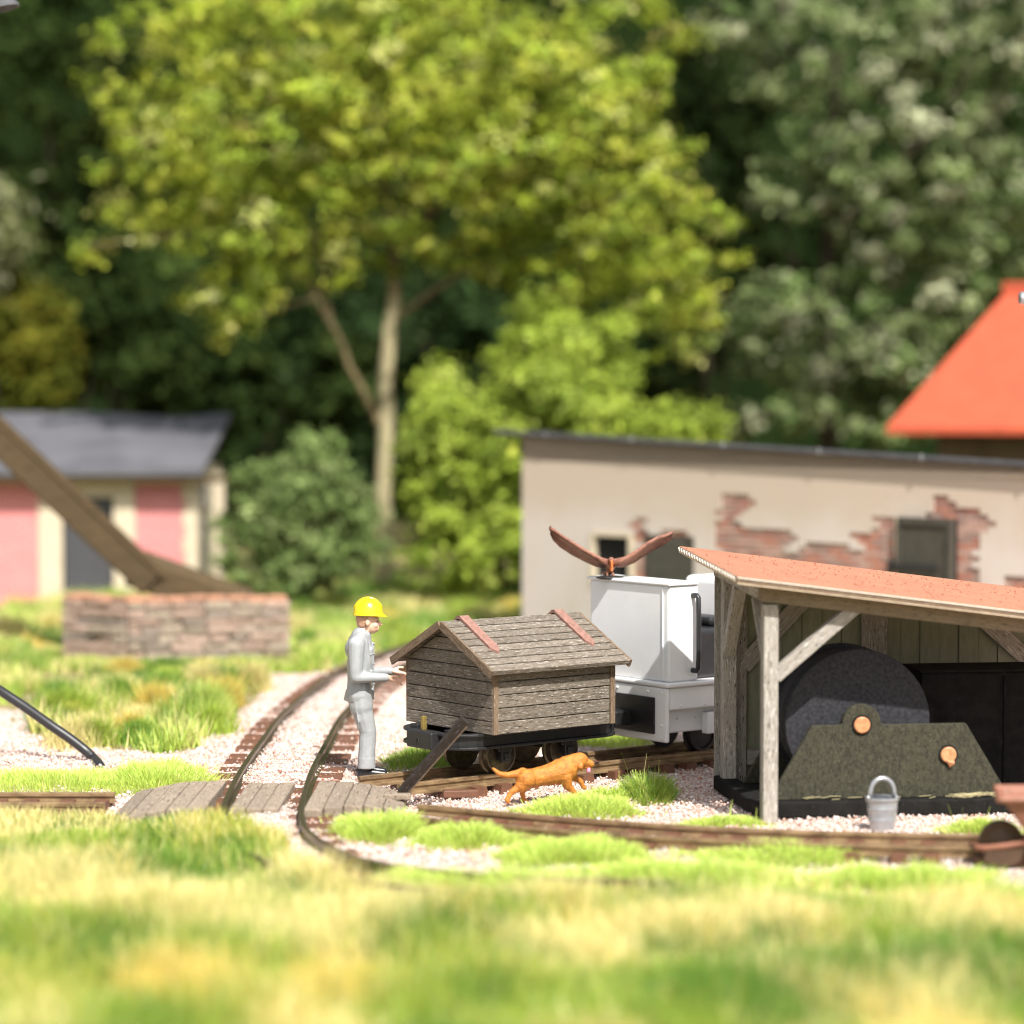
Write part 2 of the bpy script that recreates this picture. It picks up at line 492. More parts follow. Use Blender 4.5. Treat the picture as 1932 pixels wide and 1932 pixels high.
def ground_mat():
    m, t, b, o = nodes('gravel_and_soil')
    tc = t.nodes.new('ShaderNodeTexCoord')
    vo = t.nodes.new('ShaderNodeTexVoronoi'); vo.inputs['Scale'].default_value = 26
    t.links.new(tc.outputs['Object'], vo.inputs['Vector'])
    cr = t.nodes.new('ShaderNodeValToRGB')
    cr.color_ramp.interpolation = 'CONSTANT'
    els = cr.color_ramp.elements
    els[0].position = 0; els[0].color = (0.58, 0.44, 0.38, 1)
    els[1].position = 0.3; els[1].color = (0.66, 0.56, 0.50, 1)
    for p, c in ((0.5, (0.48, 0.29, 0.22)), (0.66, (0.6, 0.48, 0.42)), (0.84, (0.46, 0.26, 0.2)), (0.93, (0.8, 0.74, 0.7))):
        e = els.new(p); e.color = (*c, 1)
    sx = t.nodes.new('ShaderNodeSeparateXYZ')
    t.links.new(vo.outputs['Color'], sx.inputs[0]); t.links.new(sx.outputs[0], cr.inputs[0])
    no = noise(t, tc.outputs['Object'], 2.0, 6)
    soil = mixc(t, ramp(t, no, 0.35, 0.65), (0.13, 0.12, 0.035), (0.24, 0.2, 0.075))
    a = t.nodes.new('ShaderNodeAttribute'); a.attribute_name = 'gravel'
    c = mixc(t, a.outputs['Fac'], soil, cr.outputs[0])
    t.links.new(c, b.inputs['Base Color'])
    b.inputs['Roughness'].default_value = 0.95
    inv = t.nodes.new('ShaderNodeMath'); inv.operation = 'SUBTRACT'; inv.inputs[0].default_value = 1
    t.links.new(vo.outputs['Distance'], inv.inputs[1])
    bumpy(t, b, inv.outputs[0], 0.7, 0.02)
    return m
M_ground = ground_mat()
M_stone = leafmat('gravel_stone', 0.0, 0.3, 0.7)
M_hill = mat('dark_wooded_slope', (0.005, 0.010, 0.003), (0.010, 0.017, 0.005), 0.6, 1.0, rand=False, spec=0.0)  # near-black colour stands for the unlit depth of the wood

# ------------------------------------------------------------------ layout
TH = R(38)                                         # direction of the wagon's track
U = Vector((math.cos(TH), math.sin(TH), 0)); Vv = Vector((-math.sin(TH), math.cos(TH), 0))
WAG = Vector((-0.0165, 27.275, 0))                   # wagon centre on the track
def catmull(pts, step=0.12):
    pts = [Vector((p[0], p[1], 0)) for p in pts]
    pts = [2 * pts[0] - pts[1]] + pts + [2 * pts[-1] - pts[-2]]
    out = []
    for i in range(1, len(pts) - 2):
        p0, p1, p2, p3 = pts[i - 1:i + 3]
        n = max(2, int((p2 - p1).length / step))
        for k in range(n):
            t = k / n
            out.append(0.5 * (2 * p1 + (p2 - p0) * t + (2 * p0 - 5 * p1 + 4 * p2 - p3) * t * t + (3 * p1 - p0 - 3 * p2 + p3) * t ** 3))
    out.append(pts[-2])
    return out
PATH_A = catmull([(0.6, 44.2), (-0.9, 41), (-1.92, 36.9), (-2.30, 32.2), (-2.345, 29.2), (-2.345, 27.2), (-2.315, 25.8), (-2.25, 24.4),
                  (-2.13, 23.4), (-1.87, 22.5), (-1.5, 21.75), (-0.9, 21.2), (0, 20.8), (1.2, 20.6)])
PATH_B = catmull([WAG + U * -1.62, WAG + U * 1.5, WAG + U * 7.0])
PATH_C = catmull([(-1.02, 24.72), (0, 24.12), (1.0, 23.65), (2.06, 23.28), (3.96, 22.98), (6.5, 22.85)])
PATH_D = catmull([(-7.5, 25.25), (-5, 25.38), (-3.76, 25.38)])

def proj(X, Y, Z=0.0):
    c, s = math.cos(PITCH), math.sin(PITCH)
    h = EYE - Z
    d = Y * c + h * s
    return 966 + FPX * X / d, 966 + FPX * (h * c - Y * s) / d
def inpoly(px, py, poly):
    r = np.zeros(px.shape, bool)
    n = len(poly)
    for i in range(n):
        x1, y1 = poly[i]; x2, y2 = poly[(i + 1) % n]
        if y1 == y2: continue
        c = ((y1 > py) != (y2 > py)) & (px < (x2 - x1) * (py - y1) / (y2 - y1) + x1)
        r ^= c
    return r
def dist_path(X, Y, path):
    A = np.array([(p.x, p.y) for p in path[::2]])
    d = np.full(X.shape, 1e9)
    for a, b in A:
        d = np.minimum(d, (X - a) ** 2 + (Y - b) ** 2)
    return np.sqrt(d)
# meadow outlines surveyed on the ground
def ground_poly(pts):
    return [tuple(G(a, b).xy) for a, b in pts]
FRONT = ground_poly([(-700, 1540), (0, 1522), (230, 1544), (420, 1578), (500, 1605), (560, 1664), (660, 1702), (800, 1704), (1000, 1706), (1500, 1700), (1932, 1728), (2700, 1750), (2700, 2600), (-700, 2600)])
LEFT = ground_poly([(-500, 1240), (500, 1240), (495, 1295), (465, 1340), (405, 1380), (385, 1415), (300, 1424), (120, 1405), (50, 1385), (75, 1340), (-500, 1325)])
def meadow(X, Y):
    jx = X + 0.12 * snoise(X, Y, 1, 0.5); jy = Y + 0.3 * snoise(X, Y, 2, 0.6)
    m = inpoly(jx, jy, FRONT) | inpoly(jx, jy, LEFT)
    far = (jy > 37.6) & ~((dist_path(X, Y, PATH_A) < 0.8) & (Y < 42))
    return m | far
def gheight(X, Y):
    z = 0.012 * snoise(X, Y, 3, 0.5) + 0.02 * snoise(X, Y, 4, 2.0) - 0.02
    d = dist_path(X, Y, PATH_A)
    z = z + (0.05 * np.exp(-(d / 0.29) ** 4) + 0.04 * np.exp(-(d / .85) ** 6)) * (Y > 22.2)
    return z

# ------------------------------------------------------------------ ground sheet
def ground():
    xs = np.concatenate([-np.geomspace(170, 8.2, 16), np.arange(-8, 8.01, 0.1), np.geomspace(8.2, 170, 16)])
    ys = np.concatenate([np.linspace(-40, 14, 10), np.arange(15, 32, 0.1), np.arange(32, 60, 0.35), np.geomspace(60, 260, 18)])
    X, Y = np.meshgrid(xs, ys)
    near = (np.abs(X) < 8.1) & (Y > 14.5) & (Y < 60)
    Z = np.where(near, gheight(X, Y), -0.02)
    ms = meadow(X, Y).astype(float)
    ms[(Y < 18)] = 1
    V = np.stack([X, Y, Z], -1).reshape(-1, 3)
    ny, nx = X.shape
    i = (np.arange(ny - 1)[:, None] * nx + np.arange(nx - 1)[None]).ravel()
    F = np.stack([i, i + 1, i + nx + 1, i + nx], 1)
    o = soup('ground', V, [F], M_ground)
    a = o.data.attributes.new('gravel', 'FLOAT', 'POINT')
    a.data.foreach_set('value', (1 - ms).ravel().astype(np.float32))
    o.data.polygons.foreach_set('use_smooth', np.ones(len(F), bool))
    o['kind'] = 'structure'
ground()

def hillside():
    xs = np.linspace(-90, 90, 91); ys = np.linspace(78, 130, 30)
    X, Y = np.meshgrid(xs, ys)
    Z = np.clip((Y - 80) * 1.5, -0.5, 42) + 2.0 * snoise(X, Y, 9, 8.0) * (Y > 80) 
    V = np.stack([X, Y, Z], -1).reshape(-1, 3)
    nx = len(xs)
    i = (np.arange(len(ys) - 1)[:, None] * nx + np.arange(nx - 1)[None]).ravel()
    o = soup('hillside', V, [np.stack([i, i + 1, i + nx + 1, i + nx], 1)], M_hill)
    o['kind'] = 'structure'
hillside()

# ------------------------------------------------------------------ gravel stones (uncountable)
def gravel(n=125000):
    X = rng.uniform(-6.2, 6.2, n * 3); Y = 21.0 + 19 * rng.random(n * 3) ** 1.5
    keep = ~meadow(X, Y)
    keep |= rng.random(n * 3) < 0.04
    for pth in (PATH_B, PATH_C, PATH_D):
        keep &= ~((dist_path(X, Y, pth) < 0.2) & (rng.random(n * 3) < 0.2))
    keep &= Y > 21
    dA = dist_path(X, Y, PATH_A)
    keep &= ~((dA > .40) & (dA < .68) & (rng.random(n * 3) < .7) & (Y > 26.4))
    X, Y = X[keep][:n], Y[keep][:n]
    n = len(X)
    r = rng.uniform(0.0075, 0.0175, n) * np.where(rng.random(n) < 0.04, 1.7, 1)
    Z = gheight(X, Y) + r * 0.5 + rng.uniform(0, 0.02, n)
    base = np.array([(1, 0, 0), (-1, 0, 0), (0, 1, 0), (0, -1, 0), (0, 0, 1), (0, 0, -1)], float)
    V = base[None] * rng.uniform(0.6, 1.25, (n, 6, 1)) * r[:, None, None]
    a = rng.uniform(0, 6.28, n); b = rng.uniform(-0.7, 0.7, n)
    c, s = np.cos(a), np.sin(a)
    x, y, z = V[..., 0].copy(), V[..., 1].copy(), V[..., 2].copy()
    cb, sb = np.cos(b)[:, None], np.sin(b)[:, None]
    x, z = x * cb - z * sb, x * sb + z * cb
    V = np.stack([x * c[:, None] - y * s[:, None], x * s[:, None] + y * c[:, None], z * 0.8], -1)
    V += np.stack([X, Y, Z], -1)[:, None]
    tri = np.array([(0, 2, 4), (2, 1, 4), (1, 3, 4), (3, 0, 4), (2, 0, 5), (1, 2, 5), (3, 1, 5), (0, 3, 5)])
    F = (np.arange(n)[:, None, None] * 6 + tri[None]).reshape(-1, 3)
    pal = np.array([(0.70, 0.62, 0.57), (0.62, 0.48, 0.42), (0.54, 0.34, 0.26), (0.36, 0.18, 0.13), (0.78, 0.73, 0.70), (0.50, 0.41, 0.33)])
    C = pal[rng.choice(6, n, p=[.30, .27, .15, .055, .155, .07])] * rng.uniform(0.8, 1.05, (n, 1))
    o = soup('gravel', V.reshape(-1, 3), [F], M_stone, np.repeat(C, 6, 0))
    tag(o, 'pinkish white gravel spread around and between the rails', 'gravel', kind='stuff')
gravel()

# ------------------------------------------------------------------ tracks
RT, RB = 0.155, 0.045                              # rail top and underside
def rail_mesh(path, off, mb=None, RT=RT, RB=RB):
    mb = mb or MB()
    hw, fw, ww = 0.027, 0.046, 0.011
    prof = [(-fw, RB), (fw, RB), (fw, RB + 0.018), (ww, RB + 0.03), (ww, RT - 0.045), (hw, RT - 0.035), (hw, RT - 0.006), (hw - 0.008, RT), (-hw + 0.008, RT), (-hw, RT - 0.006), (-hw, RT - 0.035), (-ww, RT - 0.045), (-ww, RB + 0.03), (-fw, RB + 0.018)]
    n = len(prof); vs, fs = [], []
    for i, p in enumerate(path):
        t = (path[min(i + 1, len(path) - 1)] - path[max(i - 1, 0)]).normalized()
        s = Vector((t.y, -t.x, 0))
        for a, z in prof:
            q = p + s * (off + a)
            vs.append((q.x, q.y, z))
    for i in range(len(path) - 1):
        for k in range(n):
            k2 = (k + 1) % n
            fs.append((i * n + k, (i + 1) * n + k, (i + 1) * n + k2, i * n + k2))
    fs.append(tuple(range(n))); fs.append(tuple((len(path) - 1) * n + k for k in range(n - 1, -1, -1)))
    return mb.add(vs, fs)
def track(label, path, gauge, mrail, tie_from=0.1, tie_to=1e9, tie_len=1.28, spacing=0.34, skip=None, hw=.08, top=RT):
    root = thing('narrow_gauge_track', label, 'track', (0, 0, 0))
    for s in (-1, 1):
        o = ob('rail', rail_mesh(path, s * gauge / 2, None, top, RB if top == RT else .03), mrail, root)
        autosmooth(o, 30)
    tm = MB()
    tm.prism([(-hw, -0.06), (hw, -0.06), (hw - .014, 0.062), (-hw + .014, 0.062)], -tie_len / 2, tie_len / 2, Matrix.Rotation(R(90), 4, 'X'))
    me = tm.mesh('sleeper'); me.materials.append(M_tie)
    acc = 0; nxt = tie_from
    for i in range(1, len(path)):
        acc += (path[i] - path[i - 1]).length
        if acc >= nxt and acc < tie_to:
            nxt += spacing
            t = (path[i] - path[i - 1]).normalized()
            if skip and skip(path[i]): continue
            link('sleeper', me, None, root, loc=(path[i].x, path[i].y, 0.0), rot=(0, 0, math.atan2(t.y, t.x)))
    return root
track('black railed curved track with brown sleepers running back past the worker', PATH_A, 0.71, M_railblack, 0.2, spacing=0.52, hw=.13)
track('bronze railed straight track under the wooden wagon and white locomotive', PATH_B, 0.66, M_rail, 0.5, tie_len=.98)
track('bronze railed track passing in front of the open shed', PATH_C, 0.62, M_rail, 0.5, tie_len=.95, top=.125)
track('short bronze track ending left of the plank crossing', PATH_D, 0.62, M_rail, 0.2, tie_len=.95, top=.125)

# loose sleeper scraps beside the dog
for (px, py, L, rz, lab) in ((868, 1503, 0.34, 0.15, 'broken brown sleeper end lying on gravel left of the dog'),
                             (838, 1487, 0.16, 0.9, 'small splintered brown scrap against the rail behind the sleeper end')):
    p = G(px, py)
    m = MB(); m.prism([(-L / 2, -0.05), (L / 2, -0.05), (L / 2, 0.04), (-L / 2 + 0.03, 0.05)], 0.0, 0.07)
    o = ob('sleeper_scrap', m, M_tie, loc=(p.x, p.y, -0.005), rot=(0, 0, rz), bevel=0.008)
    tag(o, lab, 'sleeper')

# plank crossing
def crossing():
    root = thing('plank_crossing', 'sandy grey plank crossing laid over the curved track', 'crossing', (-2.4, 25.4, 0))
    def plank(x0, x1, y0, y1, z0, z1, skew):
        m = MB()
        # z0 left height, z1 right height of the upper face
        vs = [(x0, y0, -0.01), (x1, y0, -0.01), (x1 + skew, y1, -0.01), (x0 + skew, y1, -0.01),
              (x0, y0, z0), (x1, y0, z1), (x1 + skew, y1, z1), (x0 + skew, y1, z0)]
        m.add(vs, [(3, 2, 1, 0), (4, 5, 6, 7), (0, 1, 5, 4), (1, 2, 6, 5), (2, 3, 7, 6), (3, 0, 4, 7)])
        cx, cy = (x0 + x1) / 2, (y0 + y1) / 2
        m.v = [(a - cx, b - cy, c) for a, b, c in m.v]
        ob('plank', m, M_cross, root, loc=(cx + 2.4, cy - 25.4, random.uniform(-.003, .003)), bevel=0.012)
    w = 0.168
    for k in range(5):      # left group, sinking towards its left end
        x1 = -2.80 - k * (w + 0.008)
        h1 = 0.135 - (0.0, 0.0, 0.004, 0.03, 0.065)[k]; h0 = 0.135 - (0.0, 0.004, 0.03, 0.065, 0.11)[k]
        plank(x1 - w, x1, 24.62, 26.38, h0, h1, 0.02)
    for k in range(3):
        x0 = -2.575 + k * 0.152
        plank(x0, x0 + 0.145, 24.7, 26.3, 0.13, 0.13, 0.02)
    for k in range(5):
        x0 = -1.895 + k * (w + 0.008)
        h0 = 0.135 - (0, 0, 0, 0.012, 0.05)[k]; h1 = 0.135 - (0, 0, 0.012, 0.05, 0.095)[k]
        plank(x0, x0 + w, 24.62 + 0.12 * k, 26.38 - 0.05 * k, h0, h1, 0.02)
crossing()

# ------------------------------------------------------------------ plastered building with broken render
WA = Vector((0.155, 42.0, 0)); WB = Vector((6.75, 36.0, 0))
wdir = (WB - WA).normalized(); wnor = Vector((wdir.y, -wdir.x, 0))     # towards the camera
if wnor.y > 0: wnor = -wnor
def wall_st(px, py):
    p = on_plane(px, py, WA, wnor)
    return ((p - WA).dot(wdir), p.z)
def plaster_building():
    rz = math.atan2(wdir.y, wdir.x)
    root = thing('plastered_building', 'long sandy plastered building with exposed red brick patches behind the shed', 'building', WA, rz)
    # local frame: x along the wall, -y towards the camera
    L, top0, top1 = 14.5, 3.20, 2.705
    core = MB()
    core.add([(0, 0.1, -0.05), (L, 0.1, -0.05), (L, 5.0, -0.05), (0, 5.0, -0.05), (0, 0.1, top0), (L, 0.1, top1), (L, 5, top1 - .62), (0, 5, top0 - .62)],
             [(3, 2, 1, 0), (4, 5, 6, 7), (0, 1, 5, 4), (1, 2, 6, 5), (2, 3, 7, 6), (3, 0, 4, 7)])
    ob('wall_core', core, M_mortar, root)
    f = lambda q: [wall_st(947.1 + a * .5098, 757.7 + b * .5098) for a, b in q]
    patches = [f(q) for q in (
        [(810, 345), (925, 345), (925, 400), (890, 410), (900, 470), (1010, 465), (1080, 500), (1080, 560), (1130, 520), (1290, 530), (1330, 590), (1340, 640), (860, 600), (780, 490), (790, 410), (815, 395)],
        [(1265, 480), (1390, 480), (1395, 420), (1440, 420), (1460, 470), (1470, 640), (1330, 640), (1330, 520)],
        [(1610, 345), (1650, 345), (1655, 395), (1700, 400), (1805, 415), (1800, 460), (1770, 470), (1760, 710), (1690, 690), (1690, 460), (1590, 440), (1600, 400)],
        [(480, 430), (510, 430), (530, 490), (530, 660), (480, 660)], [(600, 475), (690, 480), (690, 520), (600, 515)],
        [(1880, 650), (1960, 640), (1960, 760), (1850, 720)])]
    o1 = [wall_st(1116, 1004), wall_st(1192, 1108)]       # window
    o2 = [wall_st(1212, 1012), wall_st(1312, 1112)]       # shutter
    dr = [wall_st(1698, 975), wall_st(1806, 1110)]        # iron door
    def rect(q): return (q[0][0], q[1][0], q[1][1], q[0][1])
    rects = [rect(q) for q in (o1, o2)]
    dx0, dx1 = dr[0][0], dr[1][0]; dz1 = dr[0][1]; dz0 = dz1 - 1.45
    CW, CH = 0.125, 0.08
    rows = int(3.3 / CH) + 1; cols = int(L / CW)
    brick = MB(); brick.box(0.236, 0.078, 0.068); bme = []
    for m in M_bricks:
        me = brick.mesh('brick'); me.materials.append(m); bme.append(me)
    holes = np.zeros((rows, cols), bool)
    def inside(x, z):
        a = np.array([x]); b = np.array([z])
        return any(inpoly(a, b, p)[0] for p in patches)
    def inopen(x, z):
        return any(r[0] < x < r[1] and r[2] < z < r[3] for r in rects) or (dx0 < x < dx1 and dz0 < z < dz1)
    for j in range(rows):
        z = (j + 0.5) * CH
        for i in range(cols):
            if inopen((i + .5) * CW, z): holes[j, i] = True
        for i in range(j % 2, cols - 1, 2):
            x = (i + 1) * CW
            if inside(x + random.uniform(-.07, .07), z + random.uniform(-.03, .03)) and not holes[j, i] and not holes[j, i + 1]:
                holes[j, i] = holes[j, i + 1] = True
                link('brick', random.choice(bme), None, root, loc=(x, 0.06 + random.uniform(-.004, .004), z), rot=(0, random.uniform(-.02, .02), 0))
    half = MB(); half.box(0.112, 0.078, 0.068); hme = []
    for m in M_bricks:
        me = half.mesh('brick'); me.materials.append(m); hme.append(me)
    for j in range(rows):
        z = (j + 0.5) * CH
        for i in range(cols):
            x = (i + .5) * CW
            if not holes[j, i] and inside(x, z) and random.random() < .75:
                holes[j, i] = True
                link('brick', random.choice(hme), None, root, loc=(x, 0.06 + random.uniform(-.004, .004), z))
    pl = MB()
    for j in range(rows):
        i = 0
        while i < cols:
            if holes[j, i]: i += 1; continue
            k = i
            while k < cols and not holes[j, k]: k += 1
            x0, x1 = i * CW, k * CW
            z0, z1 = j * CH, (j + 1) * CH
            t0 = top0 + (top1 - top0) * x0 / L; t1 = top0 + (top1 - top0) * x1 / L
            if z0 < min(t0, t1):
                a, b = min(z1, t0), min(z1, t1)
                pl.add([(x0, 0, z0), (x1, 0, z0), (x1, .098, z0), (x0, .098, z0), (x0, 0, a), (x1, 0, b), (x1, .098, b), (x0, .098, a)],
                       [(3, 2, 1, 0), (4, 5, 6, 7), (0, 1, 5, 4), (1, 2, 6, 5), (2, 3, 7, 6), (3, 0, 4, 7)])
            elif z0 < max(t0, t1):
                xe = x0 + (x1 - x0) * (t0 - z0) / (t0 - t1)
                pl.add([(x0, 0, z0), (xe, 0, z0), (xe, .098, z0), (x0, .098, z0), (x0, 0, t0), (x0, .098, t0)],
                       [(0, 1, 4), (3, 5, 2), (0, 3, 2, 1), (1, 2, 5, 4), (0, 4, 5, 3)])
            i = k
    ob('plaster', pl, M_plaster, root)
    r = rects[0]
    win = ob('window', MB().bb(r[0] + .03, r[1] - .03, 0.086, 0.096, r[2], r[3] - .03), M_void, root)  # flat black sheet in place of the dark interior
    fr = MB(); fr.bb(r[0] - .02, r[0] + .05, -0.02, .08, r[2], r[3]); fr.bb(r[0] + .05, r[1], -0.018, .08, r[3] - .05, r[3] + .02); fr.bb(r[1] - .06, r[1] + .02, -0.02, .08, r[2], r[3] - .05)
    ob('window_frame', fr, M_cream, win)
    r = rects[1]
    sh = ob('shutter', MB().bb(r[0] + .02, r[1] - .02, 0.03, 0.09, r[2], r[3] - .02), M_darkdoor, root, bevel=.01)
    ob('doorway_black_panel', MB().bb(dx0 + .002, dx1 - .002, .082, .096, dz0, dz1), M_void, root)  # black panel on the wall core stands for the unlit interior
    # iron door standing slightly ajar
    w_, h_ = dx1 - dx0, dz1 - dz0
    d = ob('iron_door', MB().bb(0, w_, -0.06, 0, 0, h_), M_darkdoor, root, loc=(dx0, 0.02, dz0), rot=(0, 0, R(-5)))
    fr = MB(); fr.bb(0.0, w_, -.085, -.062, h_ - .09, h_); fr.bb(w_ - .08, w_, -.085, -.062, 0, h_ - .09); fr.bb(0, .05, -.085, -.062, 0, h_ - .09); fr.bb(.05, w_ - .08, -.085, -.062, 0, .09)
    ob('door_rim', fr, M_darkdoor, d)
    hb = MB(); hb.bb(-.1, w_ * .78, -.12, -.087, h_ * .5, h_ * .5 + .09)
    ob('strap_hinge', hb, M_iron, d, bevel=.015)
    ob('hinge_pin', MB().lathe([(.05, -.08), (.05, .08)], 10, Matrix.Translation((-.12, -.07, h_ * .5 + .04))), M_iron, d)
    ob('door_jamb', MB().bb(dx0 - .07, dx0 - .005, -.01, .09, dz0, dz1), M_cream, root)
    rf = MB()
    rf.add([(-.5, -.12, top0 + .005), (L, -.12, top1 + .005), (L, 5.2, top1 - .6), (-.5, 5.2, top0 - .6), (-.5, -.12, top0 + .085), (L, -.12, top1 + .085), (L, 5.2, top1 - .52), (-.5, 5.2, top0 - .52)],
           [(3, 2, 1, 0), (4, 5, 6, 7), (0, 1, 5, 4), (1, 2, 6, 5), (2, 3, 7, 6), (3, 0, 4, 7)])
    roof = ob('roof', rf, M_felt, root, bevel=.015)
    cl = MB().box(.03, .02, .085); cme = cl.mesh('roof_clip'); cme.materials.append(M_tin)
    for x in np.arange(0.6, L, 1.7):
        link('roof_clip', cme, None, roof, loc=(x, -.132, top0 + (top1 - top0) * x / L + .045))
plaster_building()

# ------------------------------------------------------------------ rose brick house (left)
def rose_house():
    Y0 = 49.0
    a = P(372, 1130, Y0); xr = a.x
    root = thing('brick_house', 'small rose red brick house with grey sheet roof at the left', 'house', (xr, Y0, 0))
    W, D, H = 7.5, 4.0, 2.42
    dl, drr = P(118, 1000, Y0).x - xr, P(215, 1000, Y0).x - xr      # door edges
    m = MB(); m.bb(-W, dl, 0, .2, 0, H); m.bb(drr, 0, 0, .2, 0, H); m.bb(dl, drr, 0, .2, 1.95, H)
    ob('front_wall', m, M_rosebrick, root)
    ob('side_wall', MB().bb(-.2, -.002, .2, D, 0, H), M_cream, root)
    ob('rear_wall', MB().bb(-W, -.2, D - .2, D, 0, H), M_rosebrick, root)
    dd = ob('door', MB().bb(dl, drr, .1, .16, 0, 1.95), M_greydoor, root)
    ob('door_handle', MB().ball((drr - .12, .07, 1.0), .04), M_tin, dd)
    fr = MB(); fr.bb(dl - .42, dl, -.05, .1, 0, 2.1); fr.bb(drr, drr + .38, -.05, .1, 0, 2.1); fr.bb(dl - .42, drr + .38, -.06, .1, 2.1, 2.36); fr.bb(dl, drr, -.05, .1, 1.95, 2.1)
    ob('door_surround', fr, M_cream, root)
    for k in range(10): ob('corner_quoin', MB().bb(-.26 + .05 * (k % 2), .03, -.03, .0, k * .24, k * .24 + .232), M_cream, root)
    ob('downpipe', MB().tube([(.12, .1, 0), (.12, .1, 2.2), (.05, .0, 2.4)], .05, 8), M_greydoor, root)
    ob('rear_corner_post', MB().bb(.25, .42, .6, .8, 0, 2.35), M_cream, root)
    # sagging sheet roof rising to the back
    n = 24; vs = []
    for lay in (0, 1):
        for j in range(7):
            for i in range(n + 1):
                x = -W - .3 + (W + .47) * i / n
                y = -.45 + (D + .9) * j / 6
                sag = -.09 * math.exp(-((x + 1.0) / .9) ** 2) * (j / 6) ** 2
                z = H + .02 + (y + .45) * .2 + sag - (0 if lay else .09)
                vs.append((x, y, z))
    fs = []; S = n + 1; O = 7 * S
    for j in range(6):
        for i in range(n):
            k = j * S + i
            fs += [(k, k + S, k + S + 1, k + 1), (O + k, O + k + 1, O + k + S + 1, O + k + S)]
    for i in range(n):
        fs += [(i, i + 1, O + i + 1, O + i), (6 * S + i + 1, 6 * S + i, O + 6 * S + i, O + 6 * S + i + 1)]
    for j in range(6):
        k = j * S
        fs += [(k + S, k, O + k, O + k + S), (k + n, k + n + S, O + k + n + S, O + k + n)]
    ob('roof', MB().add(vs, fs), M_slate, root)
    ob('eaves_board', MB().bb(-W - .3, .6, -.4, -.37, H - .2, H - .06), M_brownboard, root)
rose_house()

# ------------------------------------------------------------------ orange roofed house (right, behind)
def orange_house():
    Y0 = 47.6
    a = P(1672, 806, Y0); ex, ez = a.x, a.z
    root = thing('orange_roofed_house', 'brown boarded house with bright orange hipped roof at the right', 'house', (ex, Y0, 0), R(-11))
    L, D, rise = 9.0, 5.4, 2.48
    ridge0 = 2.05
    v = [(0, 0, ez), (L, 0, ez), (L, D, ez), (0, D, ez), (ridge0, D / 2, ez + rise), (L, D / 2, ez + rise)]
    v += [(x, y, z - .12) for x, y, z in v]
    f = [(0, 1, 5, 4), (3, 0, 4), (2, 3, 4, 5), (1, 2, 5), (7, 6, 10, 11), (6, 9, 10), (9, 8, 11, 10), (8, 7, 11), (1, 0, 6, 7), (0, 3, 9, 6), (3, 2, 8, 9), (2, 1, 7, 8)]
    roof = ob('roof', MB().add(v, f), M_orange, root)
    ob('ridge_cap', MB().bb(ridge0 - .12, L, D / 2 - .1, D / 2 + .1, ez + rise - .1, ez + rise + .12), M_orange, roof, bevel=.03)
    wl = P(1757, 840, Y0 + .5).x - ex
    ob('inner_wall', MB().bb(wl + .04, L - .5, .54, D - .5, 0, ez), M_brownboard, root)
    pm = MB().box(.21, .04, ez); me = pm.mesh('wall_board'); me.materials.append(M_brownboard)
    x = wl + .105
    while x < L - .5:
        link('wall_board', me, None, root, loc=(x, .5 + random.uniform(-.008, .008), ez / 2)); x += .22
orange_house()

# ------------------------------------------------------------------ stone coal pit with chute (left, behind)
def pit():
    c = G(240, 1246)
    root = thing('stone_pit', 'low rough stone pit wall with orange coping behind the tall grass', 'wall', c, 0)
    H, T, rows, rh = .92, .34, 7, .120
    for ang, L, side in ((R(9), 2.36, 1), (R(180 - 30), 1.18, -1)):
        wing = bpy.data.objects.new('wall_wing', None); col.objects.link(wing); wing.parent = root
        wing.rotation_euler = (0, 0, ang)
        y0 = .0
        ob('mortar_core', MB().bb(.05, L - .04, .03 * side, (T - .03) * side, -.05, H - .085) if side > 0 else MB().bb(.05, L - .04, -T + .03, -.03, -.05, H - .085), M_mortar, wing)
        for j in range(rows):
            x = 0.0; first = True
            while x < L - .02:
                w_ = random.uniform(.26, .58)
                if first and j % 2: w_ *= .55
                first = False
                w_ = min(w_, L - x)
                if L - x - w_ < .14: w_ = L - x
                m = MB(); m.box(w_ - .02, .13, rh - .022)
                m.v = [(p + random.uniform(-.012, .012), q + random.uniform(-.022, .022), d + random.uniform(-.011, .011)) for p, q, d in m.v]
                ob('stone', m, random.choice(M_stones), wing, bevel=.015, seg=1, loc=(x + w_ / 2, (.03 + random.uniform(-.03, .02)) * side, j * rh + rh / 2))
                x += w_
        for x in np.arange(.14, L, .29):
            ob('coping_stone', MB().box(.275, T + .04, .07), M_coping, wing, loc=(x, T / 2 * side, H - .05 + random.uniform(-.015, .012)), bevel=.012, seg=1, rot=(random.uniform(-.04, .04), random.uniform(-.03, .03), 0))
pit()
